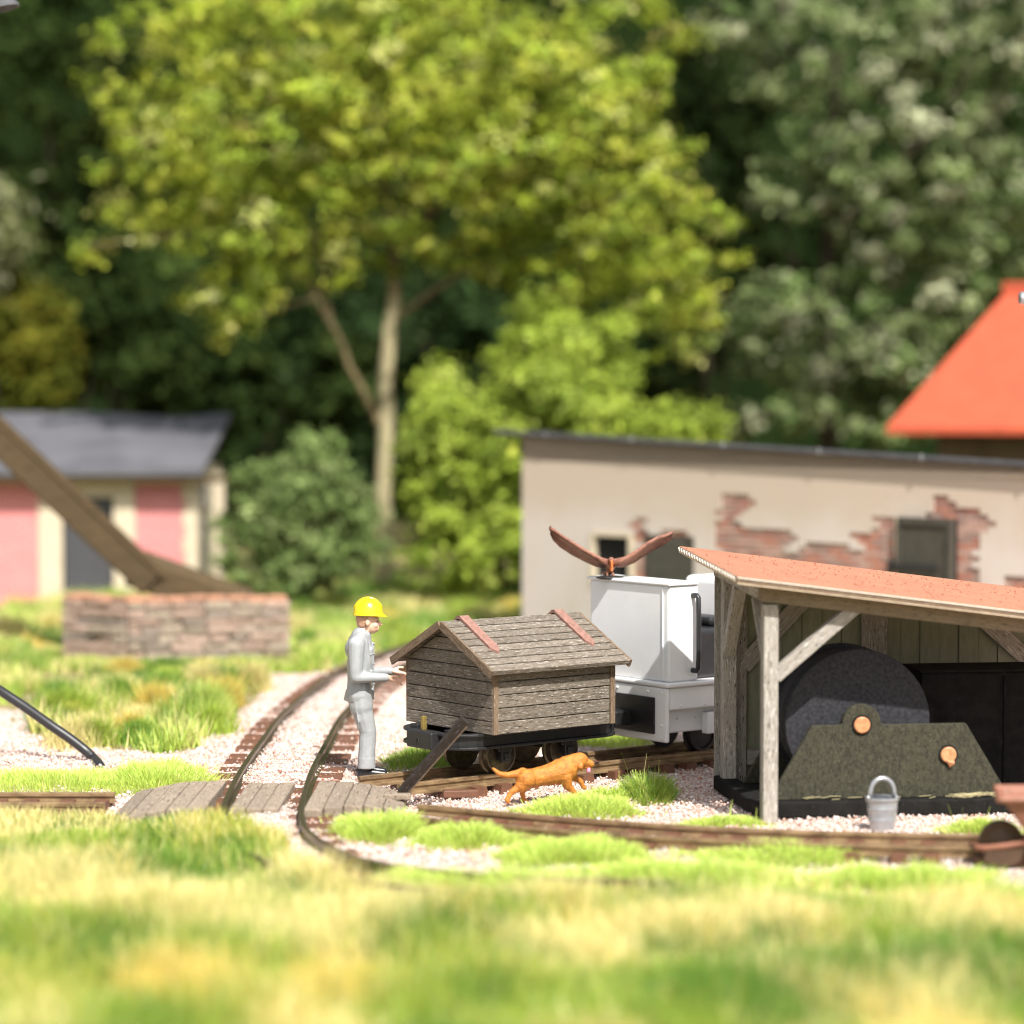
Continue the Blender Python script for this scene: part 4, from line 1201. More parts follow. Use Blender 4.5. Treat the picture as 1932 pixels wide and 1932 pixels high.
# ------------------------------------------------------------------ wooden hut wagon
def rrect(hx, hy, r, n=7):
    out = []
    for cx, cy, a0 in ((hx - r, hy - r, 0), (-hx + r, hy - r, 90), (-hx + r, -hy + r, 180), (hx - r, -hy + r, 270)):
        for k in range(n):
            a = R(a0 + 90 * k / (n - 1))
            out.append((cx + r * math.cos(a), cy + r * math.sin(a)))
    return out
def wagon():
    root = thing('hut_wagon', 'weathered plank hut with gabled roof on a black railway wagon', 'wagon', WAG, TH)
    HL, HW, Z0, ZE = 0.768, 0.71, 0.593, 1.235
    SL = 0.52                                        # roof pitch
    ZP = ZE + HW * SL
    core = MB()
    core.prism([(-HW + .03, Z0 + .01), (HW - .03, Z0 + .01), (HW - .03, ZE - .03), (0, ZP - .05), (-HW + .03, ZE - .03)], -HL + .03, HL - .03,
               Matrix(((0, 0, 1, 0), (1, 0, 0, 0), (0, 1, 0, 0), (0, 0, 0, 1))))
    ob('inner_box', core, M_darkcore, root)
    ph = 0.1284
    def plank(parent, L0, L1, z0, z1, zc, M, top=None):
        """board with local x along its length"""
        m = MB()
        cx = (L0 + L1) / 2
        if top is None:
            m.box(L1 - L0, .03, z1 - z0)
        else:
            a, b = top
            m.add([(L0 - cx, -.015, z0 - zc), (L1 - cx, -.015, z0 - zc), (L1 - cx, .015, z0 - zc), (L0 - cx, .015, z0 - zc),
                   (a - cx, -.015, z1 - zc), (b - cx, -.015, z1 - zc), (b - cx, .015, z1 - zc), (a - cx, .015, z1 - zc)],
                  [(3, 2, 1, 0), (4, 5, 6, 7), (0, 1, 5, 4), (1, 2, 6, 5), (2, 3, 7, 6), (3, 0, 4, 7)])
        o = ob('plank', m, M_wood, parent, bevel=.004, seg=1)
        o.matrix_local = M @ Matrix.Translation((cx, random.uniform(-.003, .003), zc))
        return o
    for s, nm in ((-1, 'near'), (1, 'far')):
        wl = bpy.data.objects.new('side_wall', None); col.objects.link(wl); wl.parent = root
        Mx = Matrix.Translation((0, s * (HW - .015), 0))
        for k in range(5):
            z0 = Z0 + k * ph + .004; z1 = z0 + ph - .009
            plank(wl, -HL + .062, HL - .062, z0, z1, (z0 + z1) / 2, Mx)
    for s in (-1, 1):
        wl = bpy.data.objects.new('gable_wall', None); col.objects.link(wl); wl.parent = root
        Mx = Matrix.Translation((s * (HL - .015), 0, 0)) @ Matrix.Rotation(R(90), 4, 'Z')
        z = Z0
        while z < ZP - .03:
            z0, z1 = z + .004, min(z + ph - .005, ZP - .02)
            lim = lambda q: HW if q <= ZE else max(HW - (q - ZE) / SL, .005)
            a, b = lim(z0), lim(z1)
            if z0 < ZE < z1: a = HW
            plank(wl, -a + .002, a - .002, z0, z1, (z0 + z1) / 2, Mx, (-b + .002, b - .002))
            z += ph
    cp = MB().bb(-.03, .03, -.022, .022, -.315, .31)
    cp.v = [(c, b, -a) for a, b, c in cp.v]           # long axis on x for the grain
    me = cp.mesh('corner_post'); me.materials.append(M_trim)
    for sx in (-1, 1):
        for sy in (-1, 1):
            o = link('corner_post', me, None, root)
            o.matrix_local = Matrix.Translation((sx * (HL - .031), sy * (HW - .010), Z0 + .315)) @ Matrix.Rotation(R(90), 4, 'Y')
    # roof slopes
    RL = HL + .095; ang = math.atan(SL); over = .115
    slope_len = (HW + over) / math.cos(ang)
    for s in (-1, 1):
        sl = bpy.data.objects.new('roof_slope', None); col.objects.link(sl); sl.parent = root
        Mr = Matrix.Translation((0, 0, ZP + .012)) @ Matrix.Rotation(-s * ang, 4, 'X') @ Matrix.Scale(s, 4, (0, 1, 0))
        if s < 0: Mr = Matrix.Translation((0, 0, ZP + .012)) @ Matrix.Rotation(R(180), 4, 'Z') @ Matrix.Rotation(-ang, 4, 'X')
        n = 8; w_ = slope_len / n
        for k in range(n):
            m = MB().box(2 * RL + random.uniform(-.008, .004), w_ - .011, .05 + random.uniform(0, .006))
            o = ob('plank', m, M_wood, sl, bevel=.005, seg=1)
            o.matrix_local = Mr @ Matrix.Translation((0, w_ * (k + .5), .024)) @ Matrix.Rotation(R(2.6 if random.random() < .8 else 1.0), 4, 'X')
        # verge boards closing the gable edge
        for e in (-1, 1):
            m = MB().box(slope_len - .01, .026, .078)
            o = ob('verge_board', m, M_trim, sl)
            o.matrix_local = Mr @ Matrix.Translation((e * (RL + .012), slope_len / 2, .012)) @ Matrix.Rotation(R(90), 4, 'Z')
    # bent straps over the ridge
    for x in (-.60, .60):
        m = MB()
        w_ = .056; th = .032
        def pt(y, up):      # position along the roof section; y>0 far side
            return (y, ZP + .012 + .075 - abs(y) * SL + up)
        sec = [pt(-.58, .004), pt(-.51, .008), pt(-.3, .010), pt(-.06, .018), pt(-.02, .022), pt(.02, .016), pt(.07, .006), pt(.14, -.004)]
        ws = [.014, w_, w_, w_, w_, w_, w_, w_]
        vs, fs = [], []
        for (y, z), ww in zip(sec, ws):
            vs += [(x - ww, y, z - th), (x + ww, y, z - th), (x + ww, y, z), (x - ww, y, z)]
        for i in range(len(sec) - 1):
            a, b = i * 4, i * 4 + 4
            for q in range(4): fs.append((a + q, a + (q + 1) % 4, b + (q + 1) % 4, b + q))
        fs += [(3, 2, 1, 0), tuple(len(vs) - 4 + q for q in range(4))]
        ob('roof_strap', m.add(vs, fs), M_strap, root)
    # frame: channel bent into a ring with round ends
    FX, FY, r = 1.09, .565, .35
    o_, i_ = rrect(FX, FY, r), rrect(FX - .10, FY - .10, r - .10)
    wo, wi = rrect(FX - .035, FY - .035, r - .035), rrect(FX - .065, FY - .065, r - .065)
    fr = MB(); fr.ring(o_, i_, .565, .592); fr.ring(wo, wi, .465, .565); fr.ring(o_, i_, .438, .465)
    f = ob('frame', fr, M_black, root, bevel=.005); 
    for x in (-.42, 0, .42): ob('cross_beam', MB().bb(x - .05, x + .05, -.5, .5, .48, .55), M_black, root)
    ob('centre_beam', MB().bb(-1.0, 1.0, -.06, .06, .49, .54), M_black, root)
    for e in (-1, 1):
        b = ob('coupling_block', MB().bb(e * 1.02 if e > 0 else -1.17, 1.17 if e > 0 else -1.02, -.24, .17, .43, .605), M_black, root, bevel=.02)
        tr = MB(); xx = e * 1.172
        tri = [(-.028, .49), (.028, .49), (0, .547)]; tri2 = [(-.018, .497), (.018, .497), (0, .532)]
        tr.ring([(p[0] - .03, p[1]) for p in tri], [(p[0] - .03, p[1]) for p in tri2], -.006, .006, Matrix(((0, 0, 1, xx), (1, 0, 0, 0), (0, 1, 0, 0), (0, 0, 0, 1))))
        ob('triangular_socket', tr, M_iron, b)
        ob('coupling_pin', MB().bb(e * 1.06 - .022, e * 1.06 + .022, .0, .045, .58, .735), M_brass, root, bevel=.004)
    ob('buffer_lug', MB().bb(-1.0, -.86, .22, .34, .58, .63), M_black, root, bevel=.01)
    ob('buffer_lug', MB().bb(-.98, -.9, -.3, -.2, .58, .615), M_black, root, bevel=.01)
    wr = .182; wz = RT + wr - .004
    for x in (-.40, .40):
        ax = ob('axle', MB().tube([(x, -.45, wz), (x, .45, wz)], .022, 10), M_iron, root)
        for s in (-1, 1):
            Mw = Matrix.Translation((x, s * .33, wz)) @ Matrix.Rotation(R(-90) * s, 4, 'X')
            wh = ob('wheel', MB().lathe([(.03, .05), (.05, .05), (.06, .012), (.14, .004), (.152, .036), (.165, .04)], 32, Mw), M_iron, root)
            wh2 = MB().lathe([(wr + .028, -.062), (wr + .03, -.05), (wr + .026, -.04), (wr + .002, -.035), (wr - .004, .038), (.163, .04)], 32, Mw)
            autosmooth(ob('tyre', wh2, M_tread, wh), 30)
            autosmooth(wh, 30)
            bx = MB().bb(x - .055, x + .055, s * .42 - .03, s * .42 + .03, wz - .06, .455); bx.bb(x - .085, x + .085, s * .42 - .02, s * .42 + .02, wz + .05, wz + .1); bx.bb(x - .03, x + .03, s * .42 - .05, s * .42 + .05, wz - .035, wz + .035)
            ob('axle_box', bx, M_black, root, bevel=.008)
wagon()

# ------------------------------------------------------------------ white locomotive
LOC = WAG + U * 1.555
def loco():
    root = thing('locomotive', 'small white narrow gauge locomotive with black handrail behind the wagon', 'locomotive', LOC, TH)
    W = .655
    # rear cab block
    cab = MB(); cab.bb(0, .42, -W, W, .85, 1.875)
    ob('cab', cab, M_white, root, bevel=.035, seg=3)
    rm = MB().bb(-.022, .40, -W - .022, W + .022, 1.868, 1.905)
    ob('cab_roof', rm, M_white, root, bevel=.016, seg=3)
    # groove line on the rear panel edge
    ob('corner_strip', MB().bb(-.012, .0, -W + .09, -W + .1, .88, 1.84), M_white, root)
    # front block and hood
    fb = MB().bb(1.36, 2.9, -W, W, .85, 1.86)
    ob('front_body', fb, M_white, root, bevel=.07, seg=4)
    ob('engine_block', MB().bb(.46, 1.35, -W + .09, W - .12, .86, 1.37), M_black, root, bevel=.04, seg=3)
    ob('seat_back', MB().bb(.9, 1.2, -.3, .4, 1.37, 1.47), M_black, root, bevel=.04, seg=3)
    # deck lip, skirt, lower frame
    ob('deck', MB().bb(-.06, 2.95, -W - .05, W + .05, .80, .852), M_white, root, bevel=.02, seg=3)
    ob('rear_skirt', MB().bb(-.05, .0, -W - .02, W + .02, .22, .798), M_white, root, bevel=.02, seg=2)
    ob('side_skirt', MB().bb(.002, 2.9, -W - .015, -W + .03, .56, .798), M_white, root, bevel=.015)
    ob('side_skirt', MB().bb(.002, 2.9, W - .03, W + .015, .56, .798), M_white, root, bevel=.015)
    ob('underframe', MB().bb(.02, 2.85, -W + .1, W - .1, .3, .62), M_white, root, bevel=.02)
    pl = MB().bb(-.075, -.052, -.5, W - .1, .30, .69)
    p = ob('coupler_recess_panel', pl, M_black, root, bevel=.012)  # black panel stands in for the dark coupler opening
    ob('coupler', MB().bb(-.28, -.055, -.12, .12, .36, .52), M_black, root, bevel=.02)
    st = MB().bb(.55, .95, -W + .0, -W + .1, .27, .50); st.bb(.72, .80, -W - .03, -W + .0, .28, .5)
    ob('axle_guard', st, M_white, root, bevel=.012)
    for x in (.75, 2.2):
        for s in (-1, 1):
            Mw = Matrix.Translation((x, s * .33, RT / .972 + .186)) @ Matrix.Rotation(R(-90) * s, 4, 'X')
            autosmooth(ob('wheel', MB().lathe([(.215, -.06), (.215, -.045), (.19, -.035), (.188, .03), (.16, .032), (.15, .01), (.05, .02)], 28, Mw), M_iron, root), 30)
    rme = MB().ball((0, 0, 0), .014, 8, 6).mesh('rivet'); rme.materials.append(M_white)
    spots = [(-.052, y, .745) for y in (-.6, -.38, .12, .55)] + [(-.052, -.6, .4), (-.052, -.6, .27), (-.052, .6, .4), (-.052, .6, .27)]
    spots += [(x, -W - .016, .60) for x in (.15, .5, .9)] + [(x, -W + .095, .45) for x in (.2, .45)] + [(.76, -W - .032, .44), (.76, -W - .032, .35)]
    for q in spots:
        rb = bpy.data.objects.new('rivet', rme); col.objects.link(rb); rb.parent = root
        rb.location = q
    rme.polygons.foreach_set('use_smooth', np.ones(len(rme.polygons), bool))
    # handrail
    x = .33; y = -W - .085
    hp = [(x, -W + .02, 1.76), (x, y + .02, 1.76), (x + .005, y, 1.74), (x + .01, y, 1.5), (x + .01, y, 1.1), (x + .005, y, .99), (x, y + .02, .965), (x, -W + .02, .965)]
    autosmooth(ob('handrail', MB().tube(hp, .028, 12), M_cable, root), 60)
    root.scale = (.972,) * 3
    for c in root.children:
        if not c.name.startswith('wheel'): c.location.z += .115
loco()

# ------------------------------------------------------------------ eagle on the cab roof
def eagle():
    p = LOC + U * .03 + Vv * .32
    c = P(1150, 1083, p.y)
    root = thing('eagle', 'brown eagle with raised spread wings perched on the white locomotive', 'bird', (c.x, p.y, 1.962))
    k = p.y / FPX
    def q(px, py, y=0): return ((px - 1150) * k, y, (1088 - py) * k)
    m = MB()
    m.cone2(q(1150, 1078, .06), q(1152, 1066, 0), .035, .055)
    m.cone2(q(1152, 1066, 0), q(1152, 1057, -.03), .05, .035)
    m.cone2(q(1152, 1056, -.03), q(1153, 1054, -.05), .036, .032)
    m.cone2(q(1148, 1080, .08), q(1140, 1083, .22), .03, .02)
    m.cone2(q(1146, 1080, 0), q(1146, 1086, -.02), .018, .014)
    m.cone2(q(1156, 1080, 0), q(1158, 1086, -.02), .018, .014)
    m.cone2(q(1146, 1060, .02), q(1122, 1050, .04), .04, .022)
    m.cone2(q(1157, 1060, .02), q(1180, 1052, .04), .04, .022)
    organic('body', m, .008, M_bird, root, 3)
    ob('beak', MB().add([tuple(Vector(q(1153, 1058, -.06)) + Vector(v)) for v in ((-.024, .01, .03), (.024, .01, .03), (.024, .01, -.035), (-.024, .01, -.035), (.0, -.05, .012), (0, -.045, -.06))],
                         [(0, 1, 4), (1, 2, 5, 4), (3, 0, 4, 5), (2, 3, 5), (0, 3, 2, 1)]), M_beak, root, bevel=.01)
    ob('throat', MB().ball(q(1153, 1068, -.045), (.022, .02, .05), 10, 8), M_beak, root, smooth=True)
    ob('perch', MB().ball(q(1151, 1088, .02), (.15, .12, .025), 14, 8), M_iron, root, smooth=True)
    for s, pts in ((-1, [(1146, 1062), (1128, 1050), (1105, 1038), (1080, 1022), (1058, 1008), (1044, 999), (1037, 994)]),
                   (1, [(1157, 1062), (1176, 1054), (1198, 1041), (1222, 1023), (1242, 1012), (1258, 1008), (1269, 1003)])):
        ch = [.16, .27, .30, .28, .24, .17, .06]
        g = random.Random(5 + s)
        vs, fs = [], []
        n = len(pts); nc = 7
        for lay in (0, 1):
            for i, (a, b) in enumerate(pts):
                for j in range(nc):
                    t = j / (nc - 1)
                    base = Vector(q(a, b, 0))
                    y = -.06 + ch[i] * t + i * .01
                    cam_ = .03 * math.sin(math.pi * t) - (.07 + .06 * math.sin(math.pi * i / 6)) * t * (1 if i else .6)
                    jag = g.uniform(-.012, .012) if t > .9 or i > 4 else 0
                    th = (.026 * (1 - t) + .006) * (1 - i / n * .6)
                    vs.append((base.x + jag, y, base.z + cam_ + (th if lay else -th) + jag))
        O = n * nc
        for i in range(n - 1):
            for j in range(nc - 1):
                a = i * nc + j
                f1 = (a, a + 1, a + nc + 1, a + nc); f2 = (O + a, O + a + nc, O + a + nc + 1, O + a + 1)
                fs += [f1, f2]
            fs += [(i * nc, (i + 1) * nc, O + (i + 1) * nc, O + i * nc), ((i + 1) * nc + nc - 1, i * nc + nc - 1, O + i * nc + nc - 1, O + (i + 1) * nc + nc - 1)]
        for j in range(nc - 1):
            fs += [(j + 1, j, O + j, O + j + 1), ((n - 1) * nc + j, (n - 1) * nc + j + 1, O + (n - 1) * nc + j + 1, O + (n - 1) * nc + j)]
        wg = ob('wing', MB().add(vs, fs), M_bird, root, smooth=True)
eagle()

# ------------------------------------------------------------------ worker
def worker():
    root = thing('person', 'worker in grey overalls and yellow hard hat pushing the plank wagon', 'person', (-1.525, 27.60, 0.0), R(3))
    root.scale = (1.025,) * 3
    YS = .10
    # body: one continuous skin
    b = MB()
    hd = Vector((.068, 0, 1.55))
    b.ball(hd + Vector((-.012, 0, .03)), (.108, .083, .115), 16, 12)
    b.ball(hd + Vector((.035, 0, -.045)), (.072, .066, .085), 14, 10)
    b.cone2(hd + Vector((.06, 0, -.085)), hd + Vector((.075, 0, -.088)), .034, .026)        # chin
    b.cone2(hd + Vector((.092, 0, .0)), hd + Vector((.122, 0, -.036)), .010, .017)          # nose
    b.cone2(hd + Vector((.088, -.035, .018)), hd + Vector((.088, .035, .018)), .014, .014)  # brow
    b.cone2(hd + Vector((.096, -.018, -.066)), hd + Vector((.096, .018, -.066)), .010, .010) # lips
    b.cone2(hd + Vector((.093, -.016, -.084)), hd + Vector((.093, .016, -.084)), .010, .010)
    for s in (-1, 1):
        b.ball(hd + Vector((-.01, s * .085, -.015)), (.022, .014, .034), 10, 8)             # ears
        b.ball(hd + Vector((.06, s * .045, -.04)), (.035, .025, .03), 10, 8)                # cheeks
    b.cone2((.035, 0, 1.47), (.0, 0, 1.38), .058, .068)
    b.cone2((-.02, 0, 1.36), (-.02, 0, .85), .10, .10)
    for s in (-1, 1):
        b.cone2((-.03, s * .06, .85), (.05, s * YS * .8, .46), .075, .055); b.cone2((.05, s * YS * .8, .46), (.03, s * YS, .08), .055, .04); b.cone2((.03, s * YS, .05), (.15, s * YS, .035), .035, .03)
        sh, el, wr = Vector((-.055, s * .17, 1.335)), Vector((-.055, s * .215, 1.015)), Vector((.255, s * .15, 1.005 + (.03 if s > 0 else 0)))
        if s > 0: wr.x += .05
        b.cone2(sh, el, .055, .042); b.cone2(el, wr, .042, .028)
        f = Vector((.88, -s * .10, -.46)).normalized() if s < 0 else Vector((.97, -.05, -.22)).normalized()
        side = Vector((0, 0, 1)).cross(f).normalized(); up = f.cross(side)
        palm = wr + f * .055
        for t in (-.028, -.01, .01, .028):
            b.cone2(wr + f * .01 + side * t * .6, palm + f * .025 + side * t, .020, .017)
        for t, ln in ((-.030, .058), (-.010, .075), (.010, .07), (.029, .052)):
            k0 = palm + f * .03 + side * t
            k1 = k0 + f * ln * .55 + up * .004
            k2 = k1 + (f * .9 - up * .35).normalized() * ln * .45
            b.cone2(k0, k1, .0125, .0115); b.cone2(k1, k2, .0115, .010)
        th0 = wr + f * .02 - side * s * .0 + up * .018 + side * .028 * s
        th1 = th0 + f * .04 + up * .028 + side * .02 * s; th2 = th1 + f * .035 + up * .004
        b.cone2(th0, th1, .016, .013); b.cone2(th1, th2, .013, .011)
    organic('body', b, .0075, M_skin, root, 2)
    for s in (-1, 1): ob('eye', MB().ball(hd + Vector((.09, s * .034, -.004)), (.008, .012, .007), 8, 6), M_boot, root, smooth=True)
    hr = MB()
    hr.ball(hd + Vector((-.03, 0, .02)), (.098, .088, .10), 14, 10)
    hr.ball(hd + Vector((-.055, 0, -.03)), (.062, .075, .06), 12, 8)
    organic('hair', hr, .010, mat('short_sandy_hair', (.52, .30, .2), (.45, .25, .16), 30, .6, .5, 60), root, 3)
    # jacket
    j = MB()
    j.cone2((-.005, 0, 1.385), (-.03, 0, 1.27), .105, .14)
    for s in (-1, 1):
        j.cone2((-.03, s * .10, 1.33), (-.02, s * .06, 1.15), .10, .125)
        j.cone2((-.02, s * .06, 1.15), (-.025, s * .055, .95), .125, .118)
        j.cone2((-.025, s * .055, .95), (-.028, s * .06, .81), .118, .128)
        sh, el = Vector((-.055, s * .185, 1.325)), Vector((-.055, s * .225, 1.01))
        wr = Vector((.235 + (.05 if s > 0 else 0), s * .158, 1.0 + (.03 if s > 0 else 0)))
        j.cone2((-.02, s * .1, 1.37), sh, .075, .085)
        j.cone2(sh, el, .085, .062); j.cone2(el, wr, .062, .043)
        # sleeve creases
        for t in (.12, .3, .42):
            j.ball(el.lerp(wr, t) + Vector((0, 0, .01)), (.02, .062 - .02 * t, .06 - .02 * t), 12, 8)
        for t in (.7, .85):
            j.ball(sh.lerp(el, t), (.075 - .008 * t, .075 - .01 * t, .02), 12, 8)
    j.tube([(-.028, 0, .87), (-.027, 0, .80), (-.026, 0, .765)], [.13, .148, .154], 24)
    j.cone2((.0, 0, 1.43), (.01, 0, 1.44), .075, .07)                 # collar
    j.cone2((.065, -.05, 1.41), (.085, -.02, 1.36), .02, .014); j.cone2((.065, .05, 1.41), (.085, .02, 1.36), .02, .014)
    for s in (-1, 1):
        j.ball((.085, s * .065, 1.26), (.03, .045, .04), 10, 8); j.ball((.09, s * .065, 1.225), (.028, .045, .01), 10, 6)   # chest pockets
        j.ball((.088, s * .08, 1.02), (.03, .05, .05), 10, 8); j.ball((.095, s * .08, 1.06), (.026, .05, .01), 10, 6)
    j.cone2((.118, 0, 1.33), (.112, 0, .82), .010, .012)
    jk = organic('jacket', j, .0085, M_grey, root, 2)
    for z in (1.32, 1.22, 1.12, 1.02, .92): ob('button', MB().ball((.123, -.008, z), .009, 8, 6), M_grey, jk, smooth=True)
    # seam lines down the sleeve and side, as moulded
    t = MB()
    for s in (-1, 1):
        t.cone2((-.02, s * .055, .83), (-.005, s * .07, .70), .125, .118)
        t.cone2((-.005, s * .07, .70), (.06, s * .085, .45), .108, .084)
        t.cone2((.06, s * .085, .45), (.045, s * .1, .19), .084, .084)
        t.tube([(.045, s * .1, .20), (.045, s * .1, .095)], [.086, .09], 18)
        for z, r_ in ((.47, .083), (.2, .084)):
            t.ball((.055, s * .09, z), (r_, r_, .012), 14, 6)
        t.cone2((-.06, s * .165, .75), (-.03, s * .172, .5), .006, .006)
    organic('trousers', t, .009, M_grey, root, 2)
    for s in (-1, 1):
        k = MB()
        k.cone2((.0, s * .1, .05), (.06, s * .1, .05), .052, .055); k.cone2((.06, s * .1, .05), (.22, s * .105, .036), .05, .036); k.cone2((.035, s * .1, .06), (.035, s * .1, .13), .06, .055)
        k.bb(-.05, .25, s * .102 - .042, s * .102 + .042, .004, .022)
        organic('boot', k, .009, M_boot, root, 2)
    # helmet
    h = MB()
    hc = hd + Vector((-.004, 0, .095))
    prof = []
    nseg = 28; vs, fs = [], []
    rings = 9
    for i in range(rings + 1):
        a = R(90) * i / rings
        for kk in range(nseg):
            t_ = 2 * math.pi * kk / nseg
            rx, ry = .142, .116
            vs.append((hc.x + rx * math.cos(a) * math.cos(t_), hc.y + ry * math.cos(a) * math.sin(t_), hc.z - .03 + .158 * math.sin(a)))
    for i in range(rings):
        for kk in range(nseg):
            k2 = (kk + 1) % nseg
            fs.append((i * nseg + kk, i * nseg + k2, (i + 1) * nseg + k2, (i + 1) * nseg + kk))
    brim = []
    for kk in range(nseg):
        t_ = 2 * math.pi * kk / nseg
        fr_ = max(0, math.cos(t_))
        brim.append((hc.x + (.150 + .05 * fr_ ** 2) * math.cos(t_), hc.y + (.123 + .01 * fr_) * math.sin(t_), hc.z - .042 - .016 * fr_ ** 2))
    n0 = len(vs); vs += brim
    for kk in range(nseg):
        k2 = (kk + 1) % nseg
        fs.append((n0 + kk, n0 + k2, k2, kk))
    he = ob('helmet', MB().add(vs, fs), M_helmet, root, smooth=True)
    s_ = he.modifiers.new('thick', 'SOLIDIFY'); s_.thickness = .014; s_.offset = 0
    ss = he.modifiers.new('sub', 'SUBSURF'); ss.levels = 1; ss.render_levels = 1
    rg = MB().tube([(hc.x + .143 * math.cos(a), 0, hc.z - .028 + .16 * math.sin(a)) for a in [R(20 + 140 * i / 12) for i in range(13)]], .013, 8)
    ob('helmet_ridge', rg, M_helmet, he, smooth=True)
worker()

# ------------------------------------------------------------------ dog
def dog():
    p = G(950, 1514)
    rz = R(18)
    root = thing('dog', 'rust brown dog with pink tongue trotting across the gravel', 'dog', (p.x, p.y, 0.0), rz)
    def q(cx, cy, y=0):
        x = (cx - 230) * .001114
        return Vector((x / math.cos(rz), y, (640 - cy) * .001114 - .085 * max(x, 0) + .004))
    m = MB()
    sp = [(410, 432, .092), (480, 425, .094), (560, 405, .097), (640, 385, .108), (720, 358, .126), (770, 335, .12)]
    for (a, b, r), (c, d, r2) in zip(sp[:-1], sp[1:]):
        m.cone2(q(a, b), q(c, d), r, r2)
    m.cone2(q(770, 310), q(850, 268), .10, .082)             # neck
    m.cone2(q(775, 370), q(740, 410), .07, .06)               # breast
    m.ball(q(885, 255), (.088, .072, .076), 16, 12)            # skull
    m.cone2(q(920, 268), q(985, 283), .05, .036)              # muzzle
    m.cone2(q(915, 300), q(972, 312), .034, .022)             # jaw
    m.cone2(q(905, 245), q(930, 255), .045, .04)
    for s in (-1, 1):
        m.cone2(q(868, 245, s * .062), q(868, 300, s * .082), .024, .034); m.cone2(q(868, 300, s * .082), q(880, 325, s * .074), .03, .018)   # ears
        m.ball(q(915, 240, s * .035), (.02, .016, .016), 8, 6)
    m.cone2(q(395, 385), q(345, 394), .055, .04); m.cone2(q(345, 394), q(270, 408), .04, .032); m.cone2(q(270, 408), q(195, 398), .03, .026); m.cone2(q(195, 398), q(140, 348), .026, .014)
    # near hind leg (trailing) and far hind leg
    y = -.055
    m.cone2(q(410, 430, y), q(365, 490, y), .095, .064); m.cone2(q(365, 490, y), q(285, 545, y), .05, .03); m.cone2(q(285, 545, y), q(245, 610, y), .028, .024); m.cone2(q(243, 612, y), q(255, 628, y), .024, .022)
    y = .055
    m.cone2(q(430, 440, y), q(425, 505, y), .07, .05); m.cone2(q(425, 505, y), q(405, 560, y), .045, .026); m.cone2(q(405, 560, y), q(418, 618, y), .026, .022); m.cone2(q(418, 622, y), q(445, 632, y), .022, .019)
    # near foreleg planted forward, far foreleg lifted
    y = -.06
    m.cone2(q(745, 395, y), q(765, 470, y), .068, .048); m.cone2(q(765, 470, y), q(825, 535, y), .042, .03); m.cone2(q(825, 535, y), q(870, 585, y), .028, .024); m.cone2(q(872, 590, y), q(905, 596, y), .025, .02)
    y = .06
    m.cone2(q(770, 390, y), q(850, 410, y), .06, .045); m.cone2(q(850, 410, y), q(915, 445, y), .036, .028); m.cone2(q(915, 445, y), q(935, 490, y), .026, .022); m.cone2(q(935, 492, y), q(955, 500, y), .022, .018)
    body = organic('body', m, .0075, M_dog, root, 3)
    ob('nose', MB().ball(q(1008, 272), (.02, .024, .018), 10, 8), M_nose, root, smooth=True)
    tg = MB(); tg.cone2(q(962, 325, -.012), q(958, 342, -.02), .018, .02)
    ob('tongue', tg, M_tongue, root, smooth=True)
    for s in (-1, 1): ob('eye', MB().ball(q(935, 252, s * .044), .009, 8, 6), M_nose, root, smooth=True)
dog()

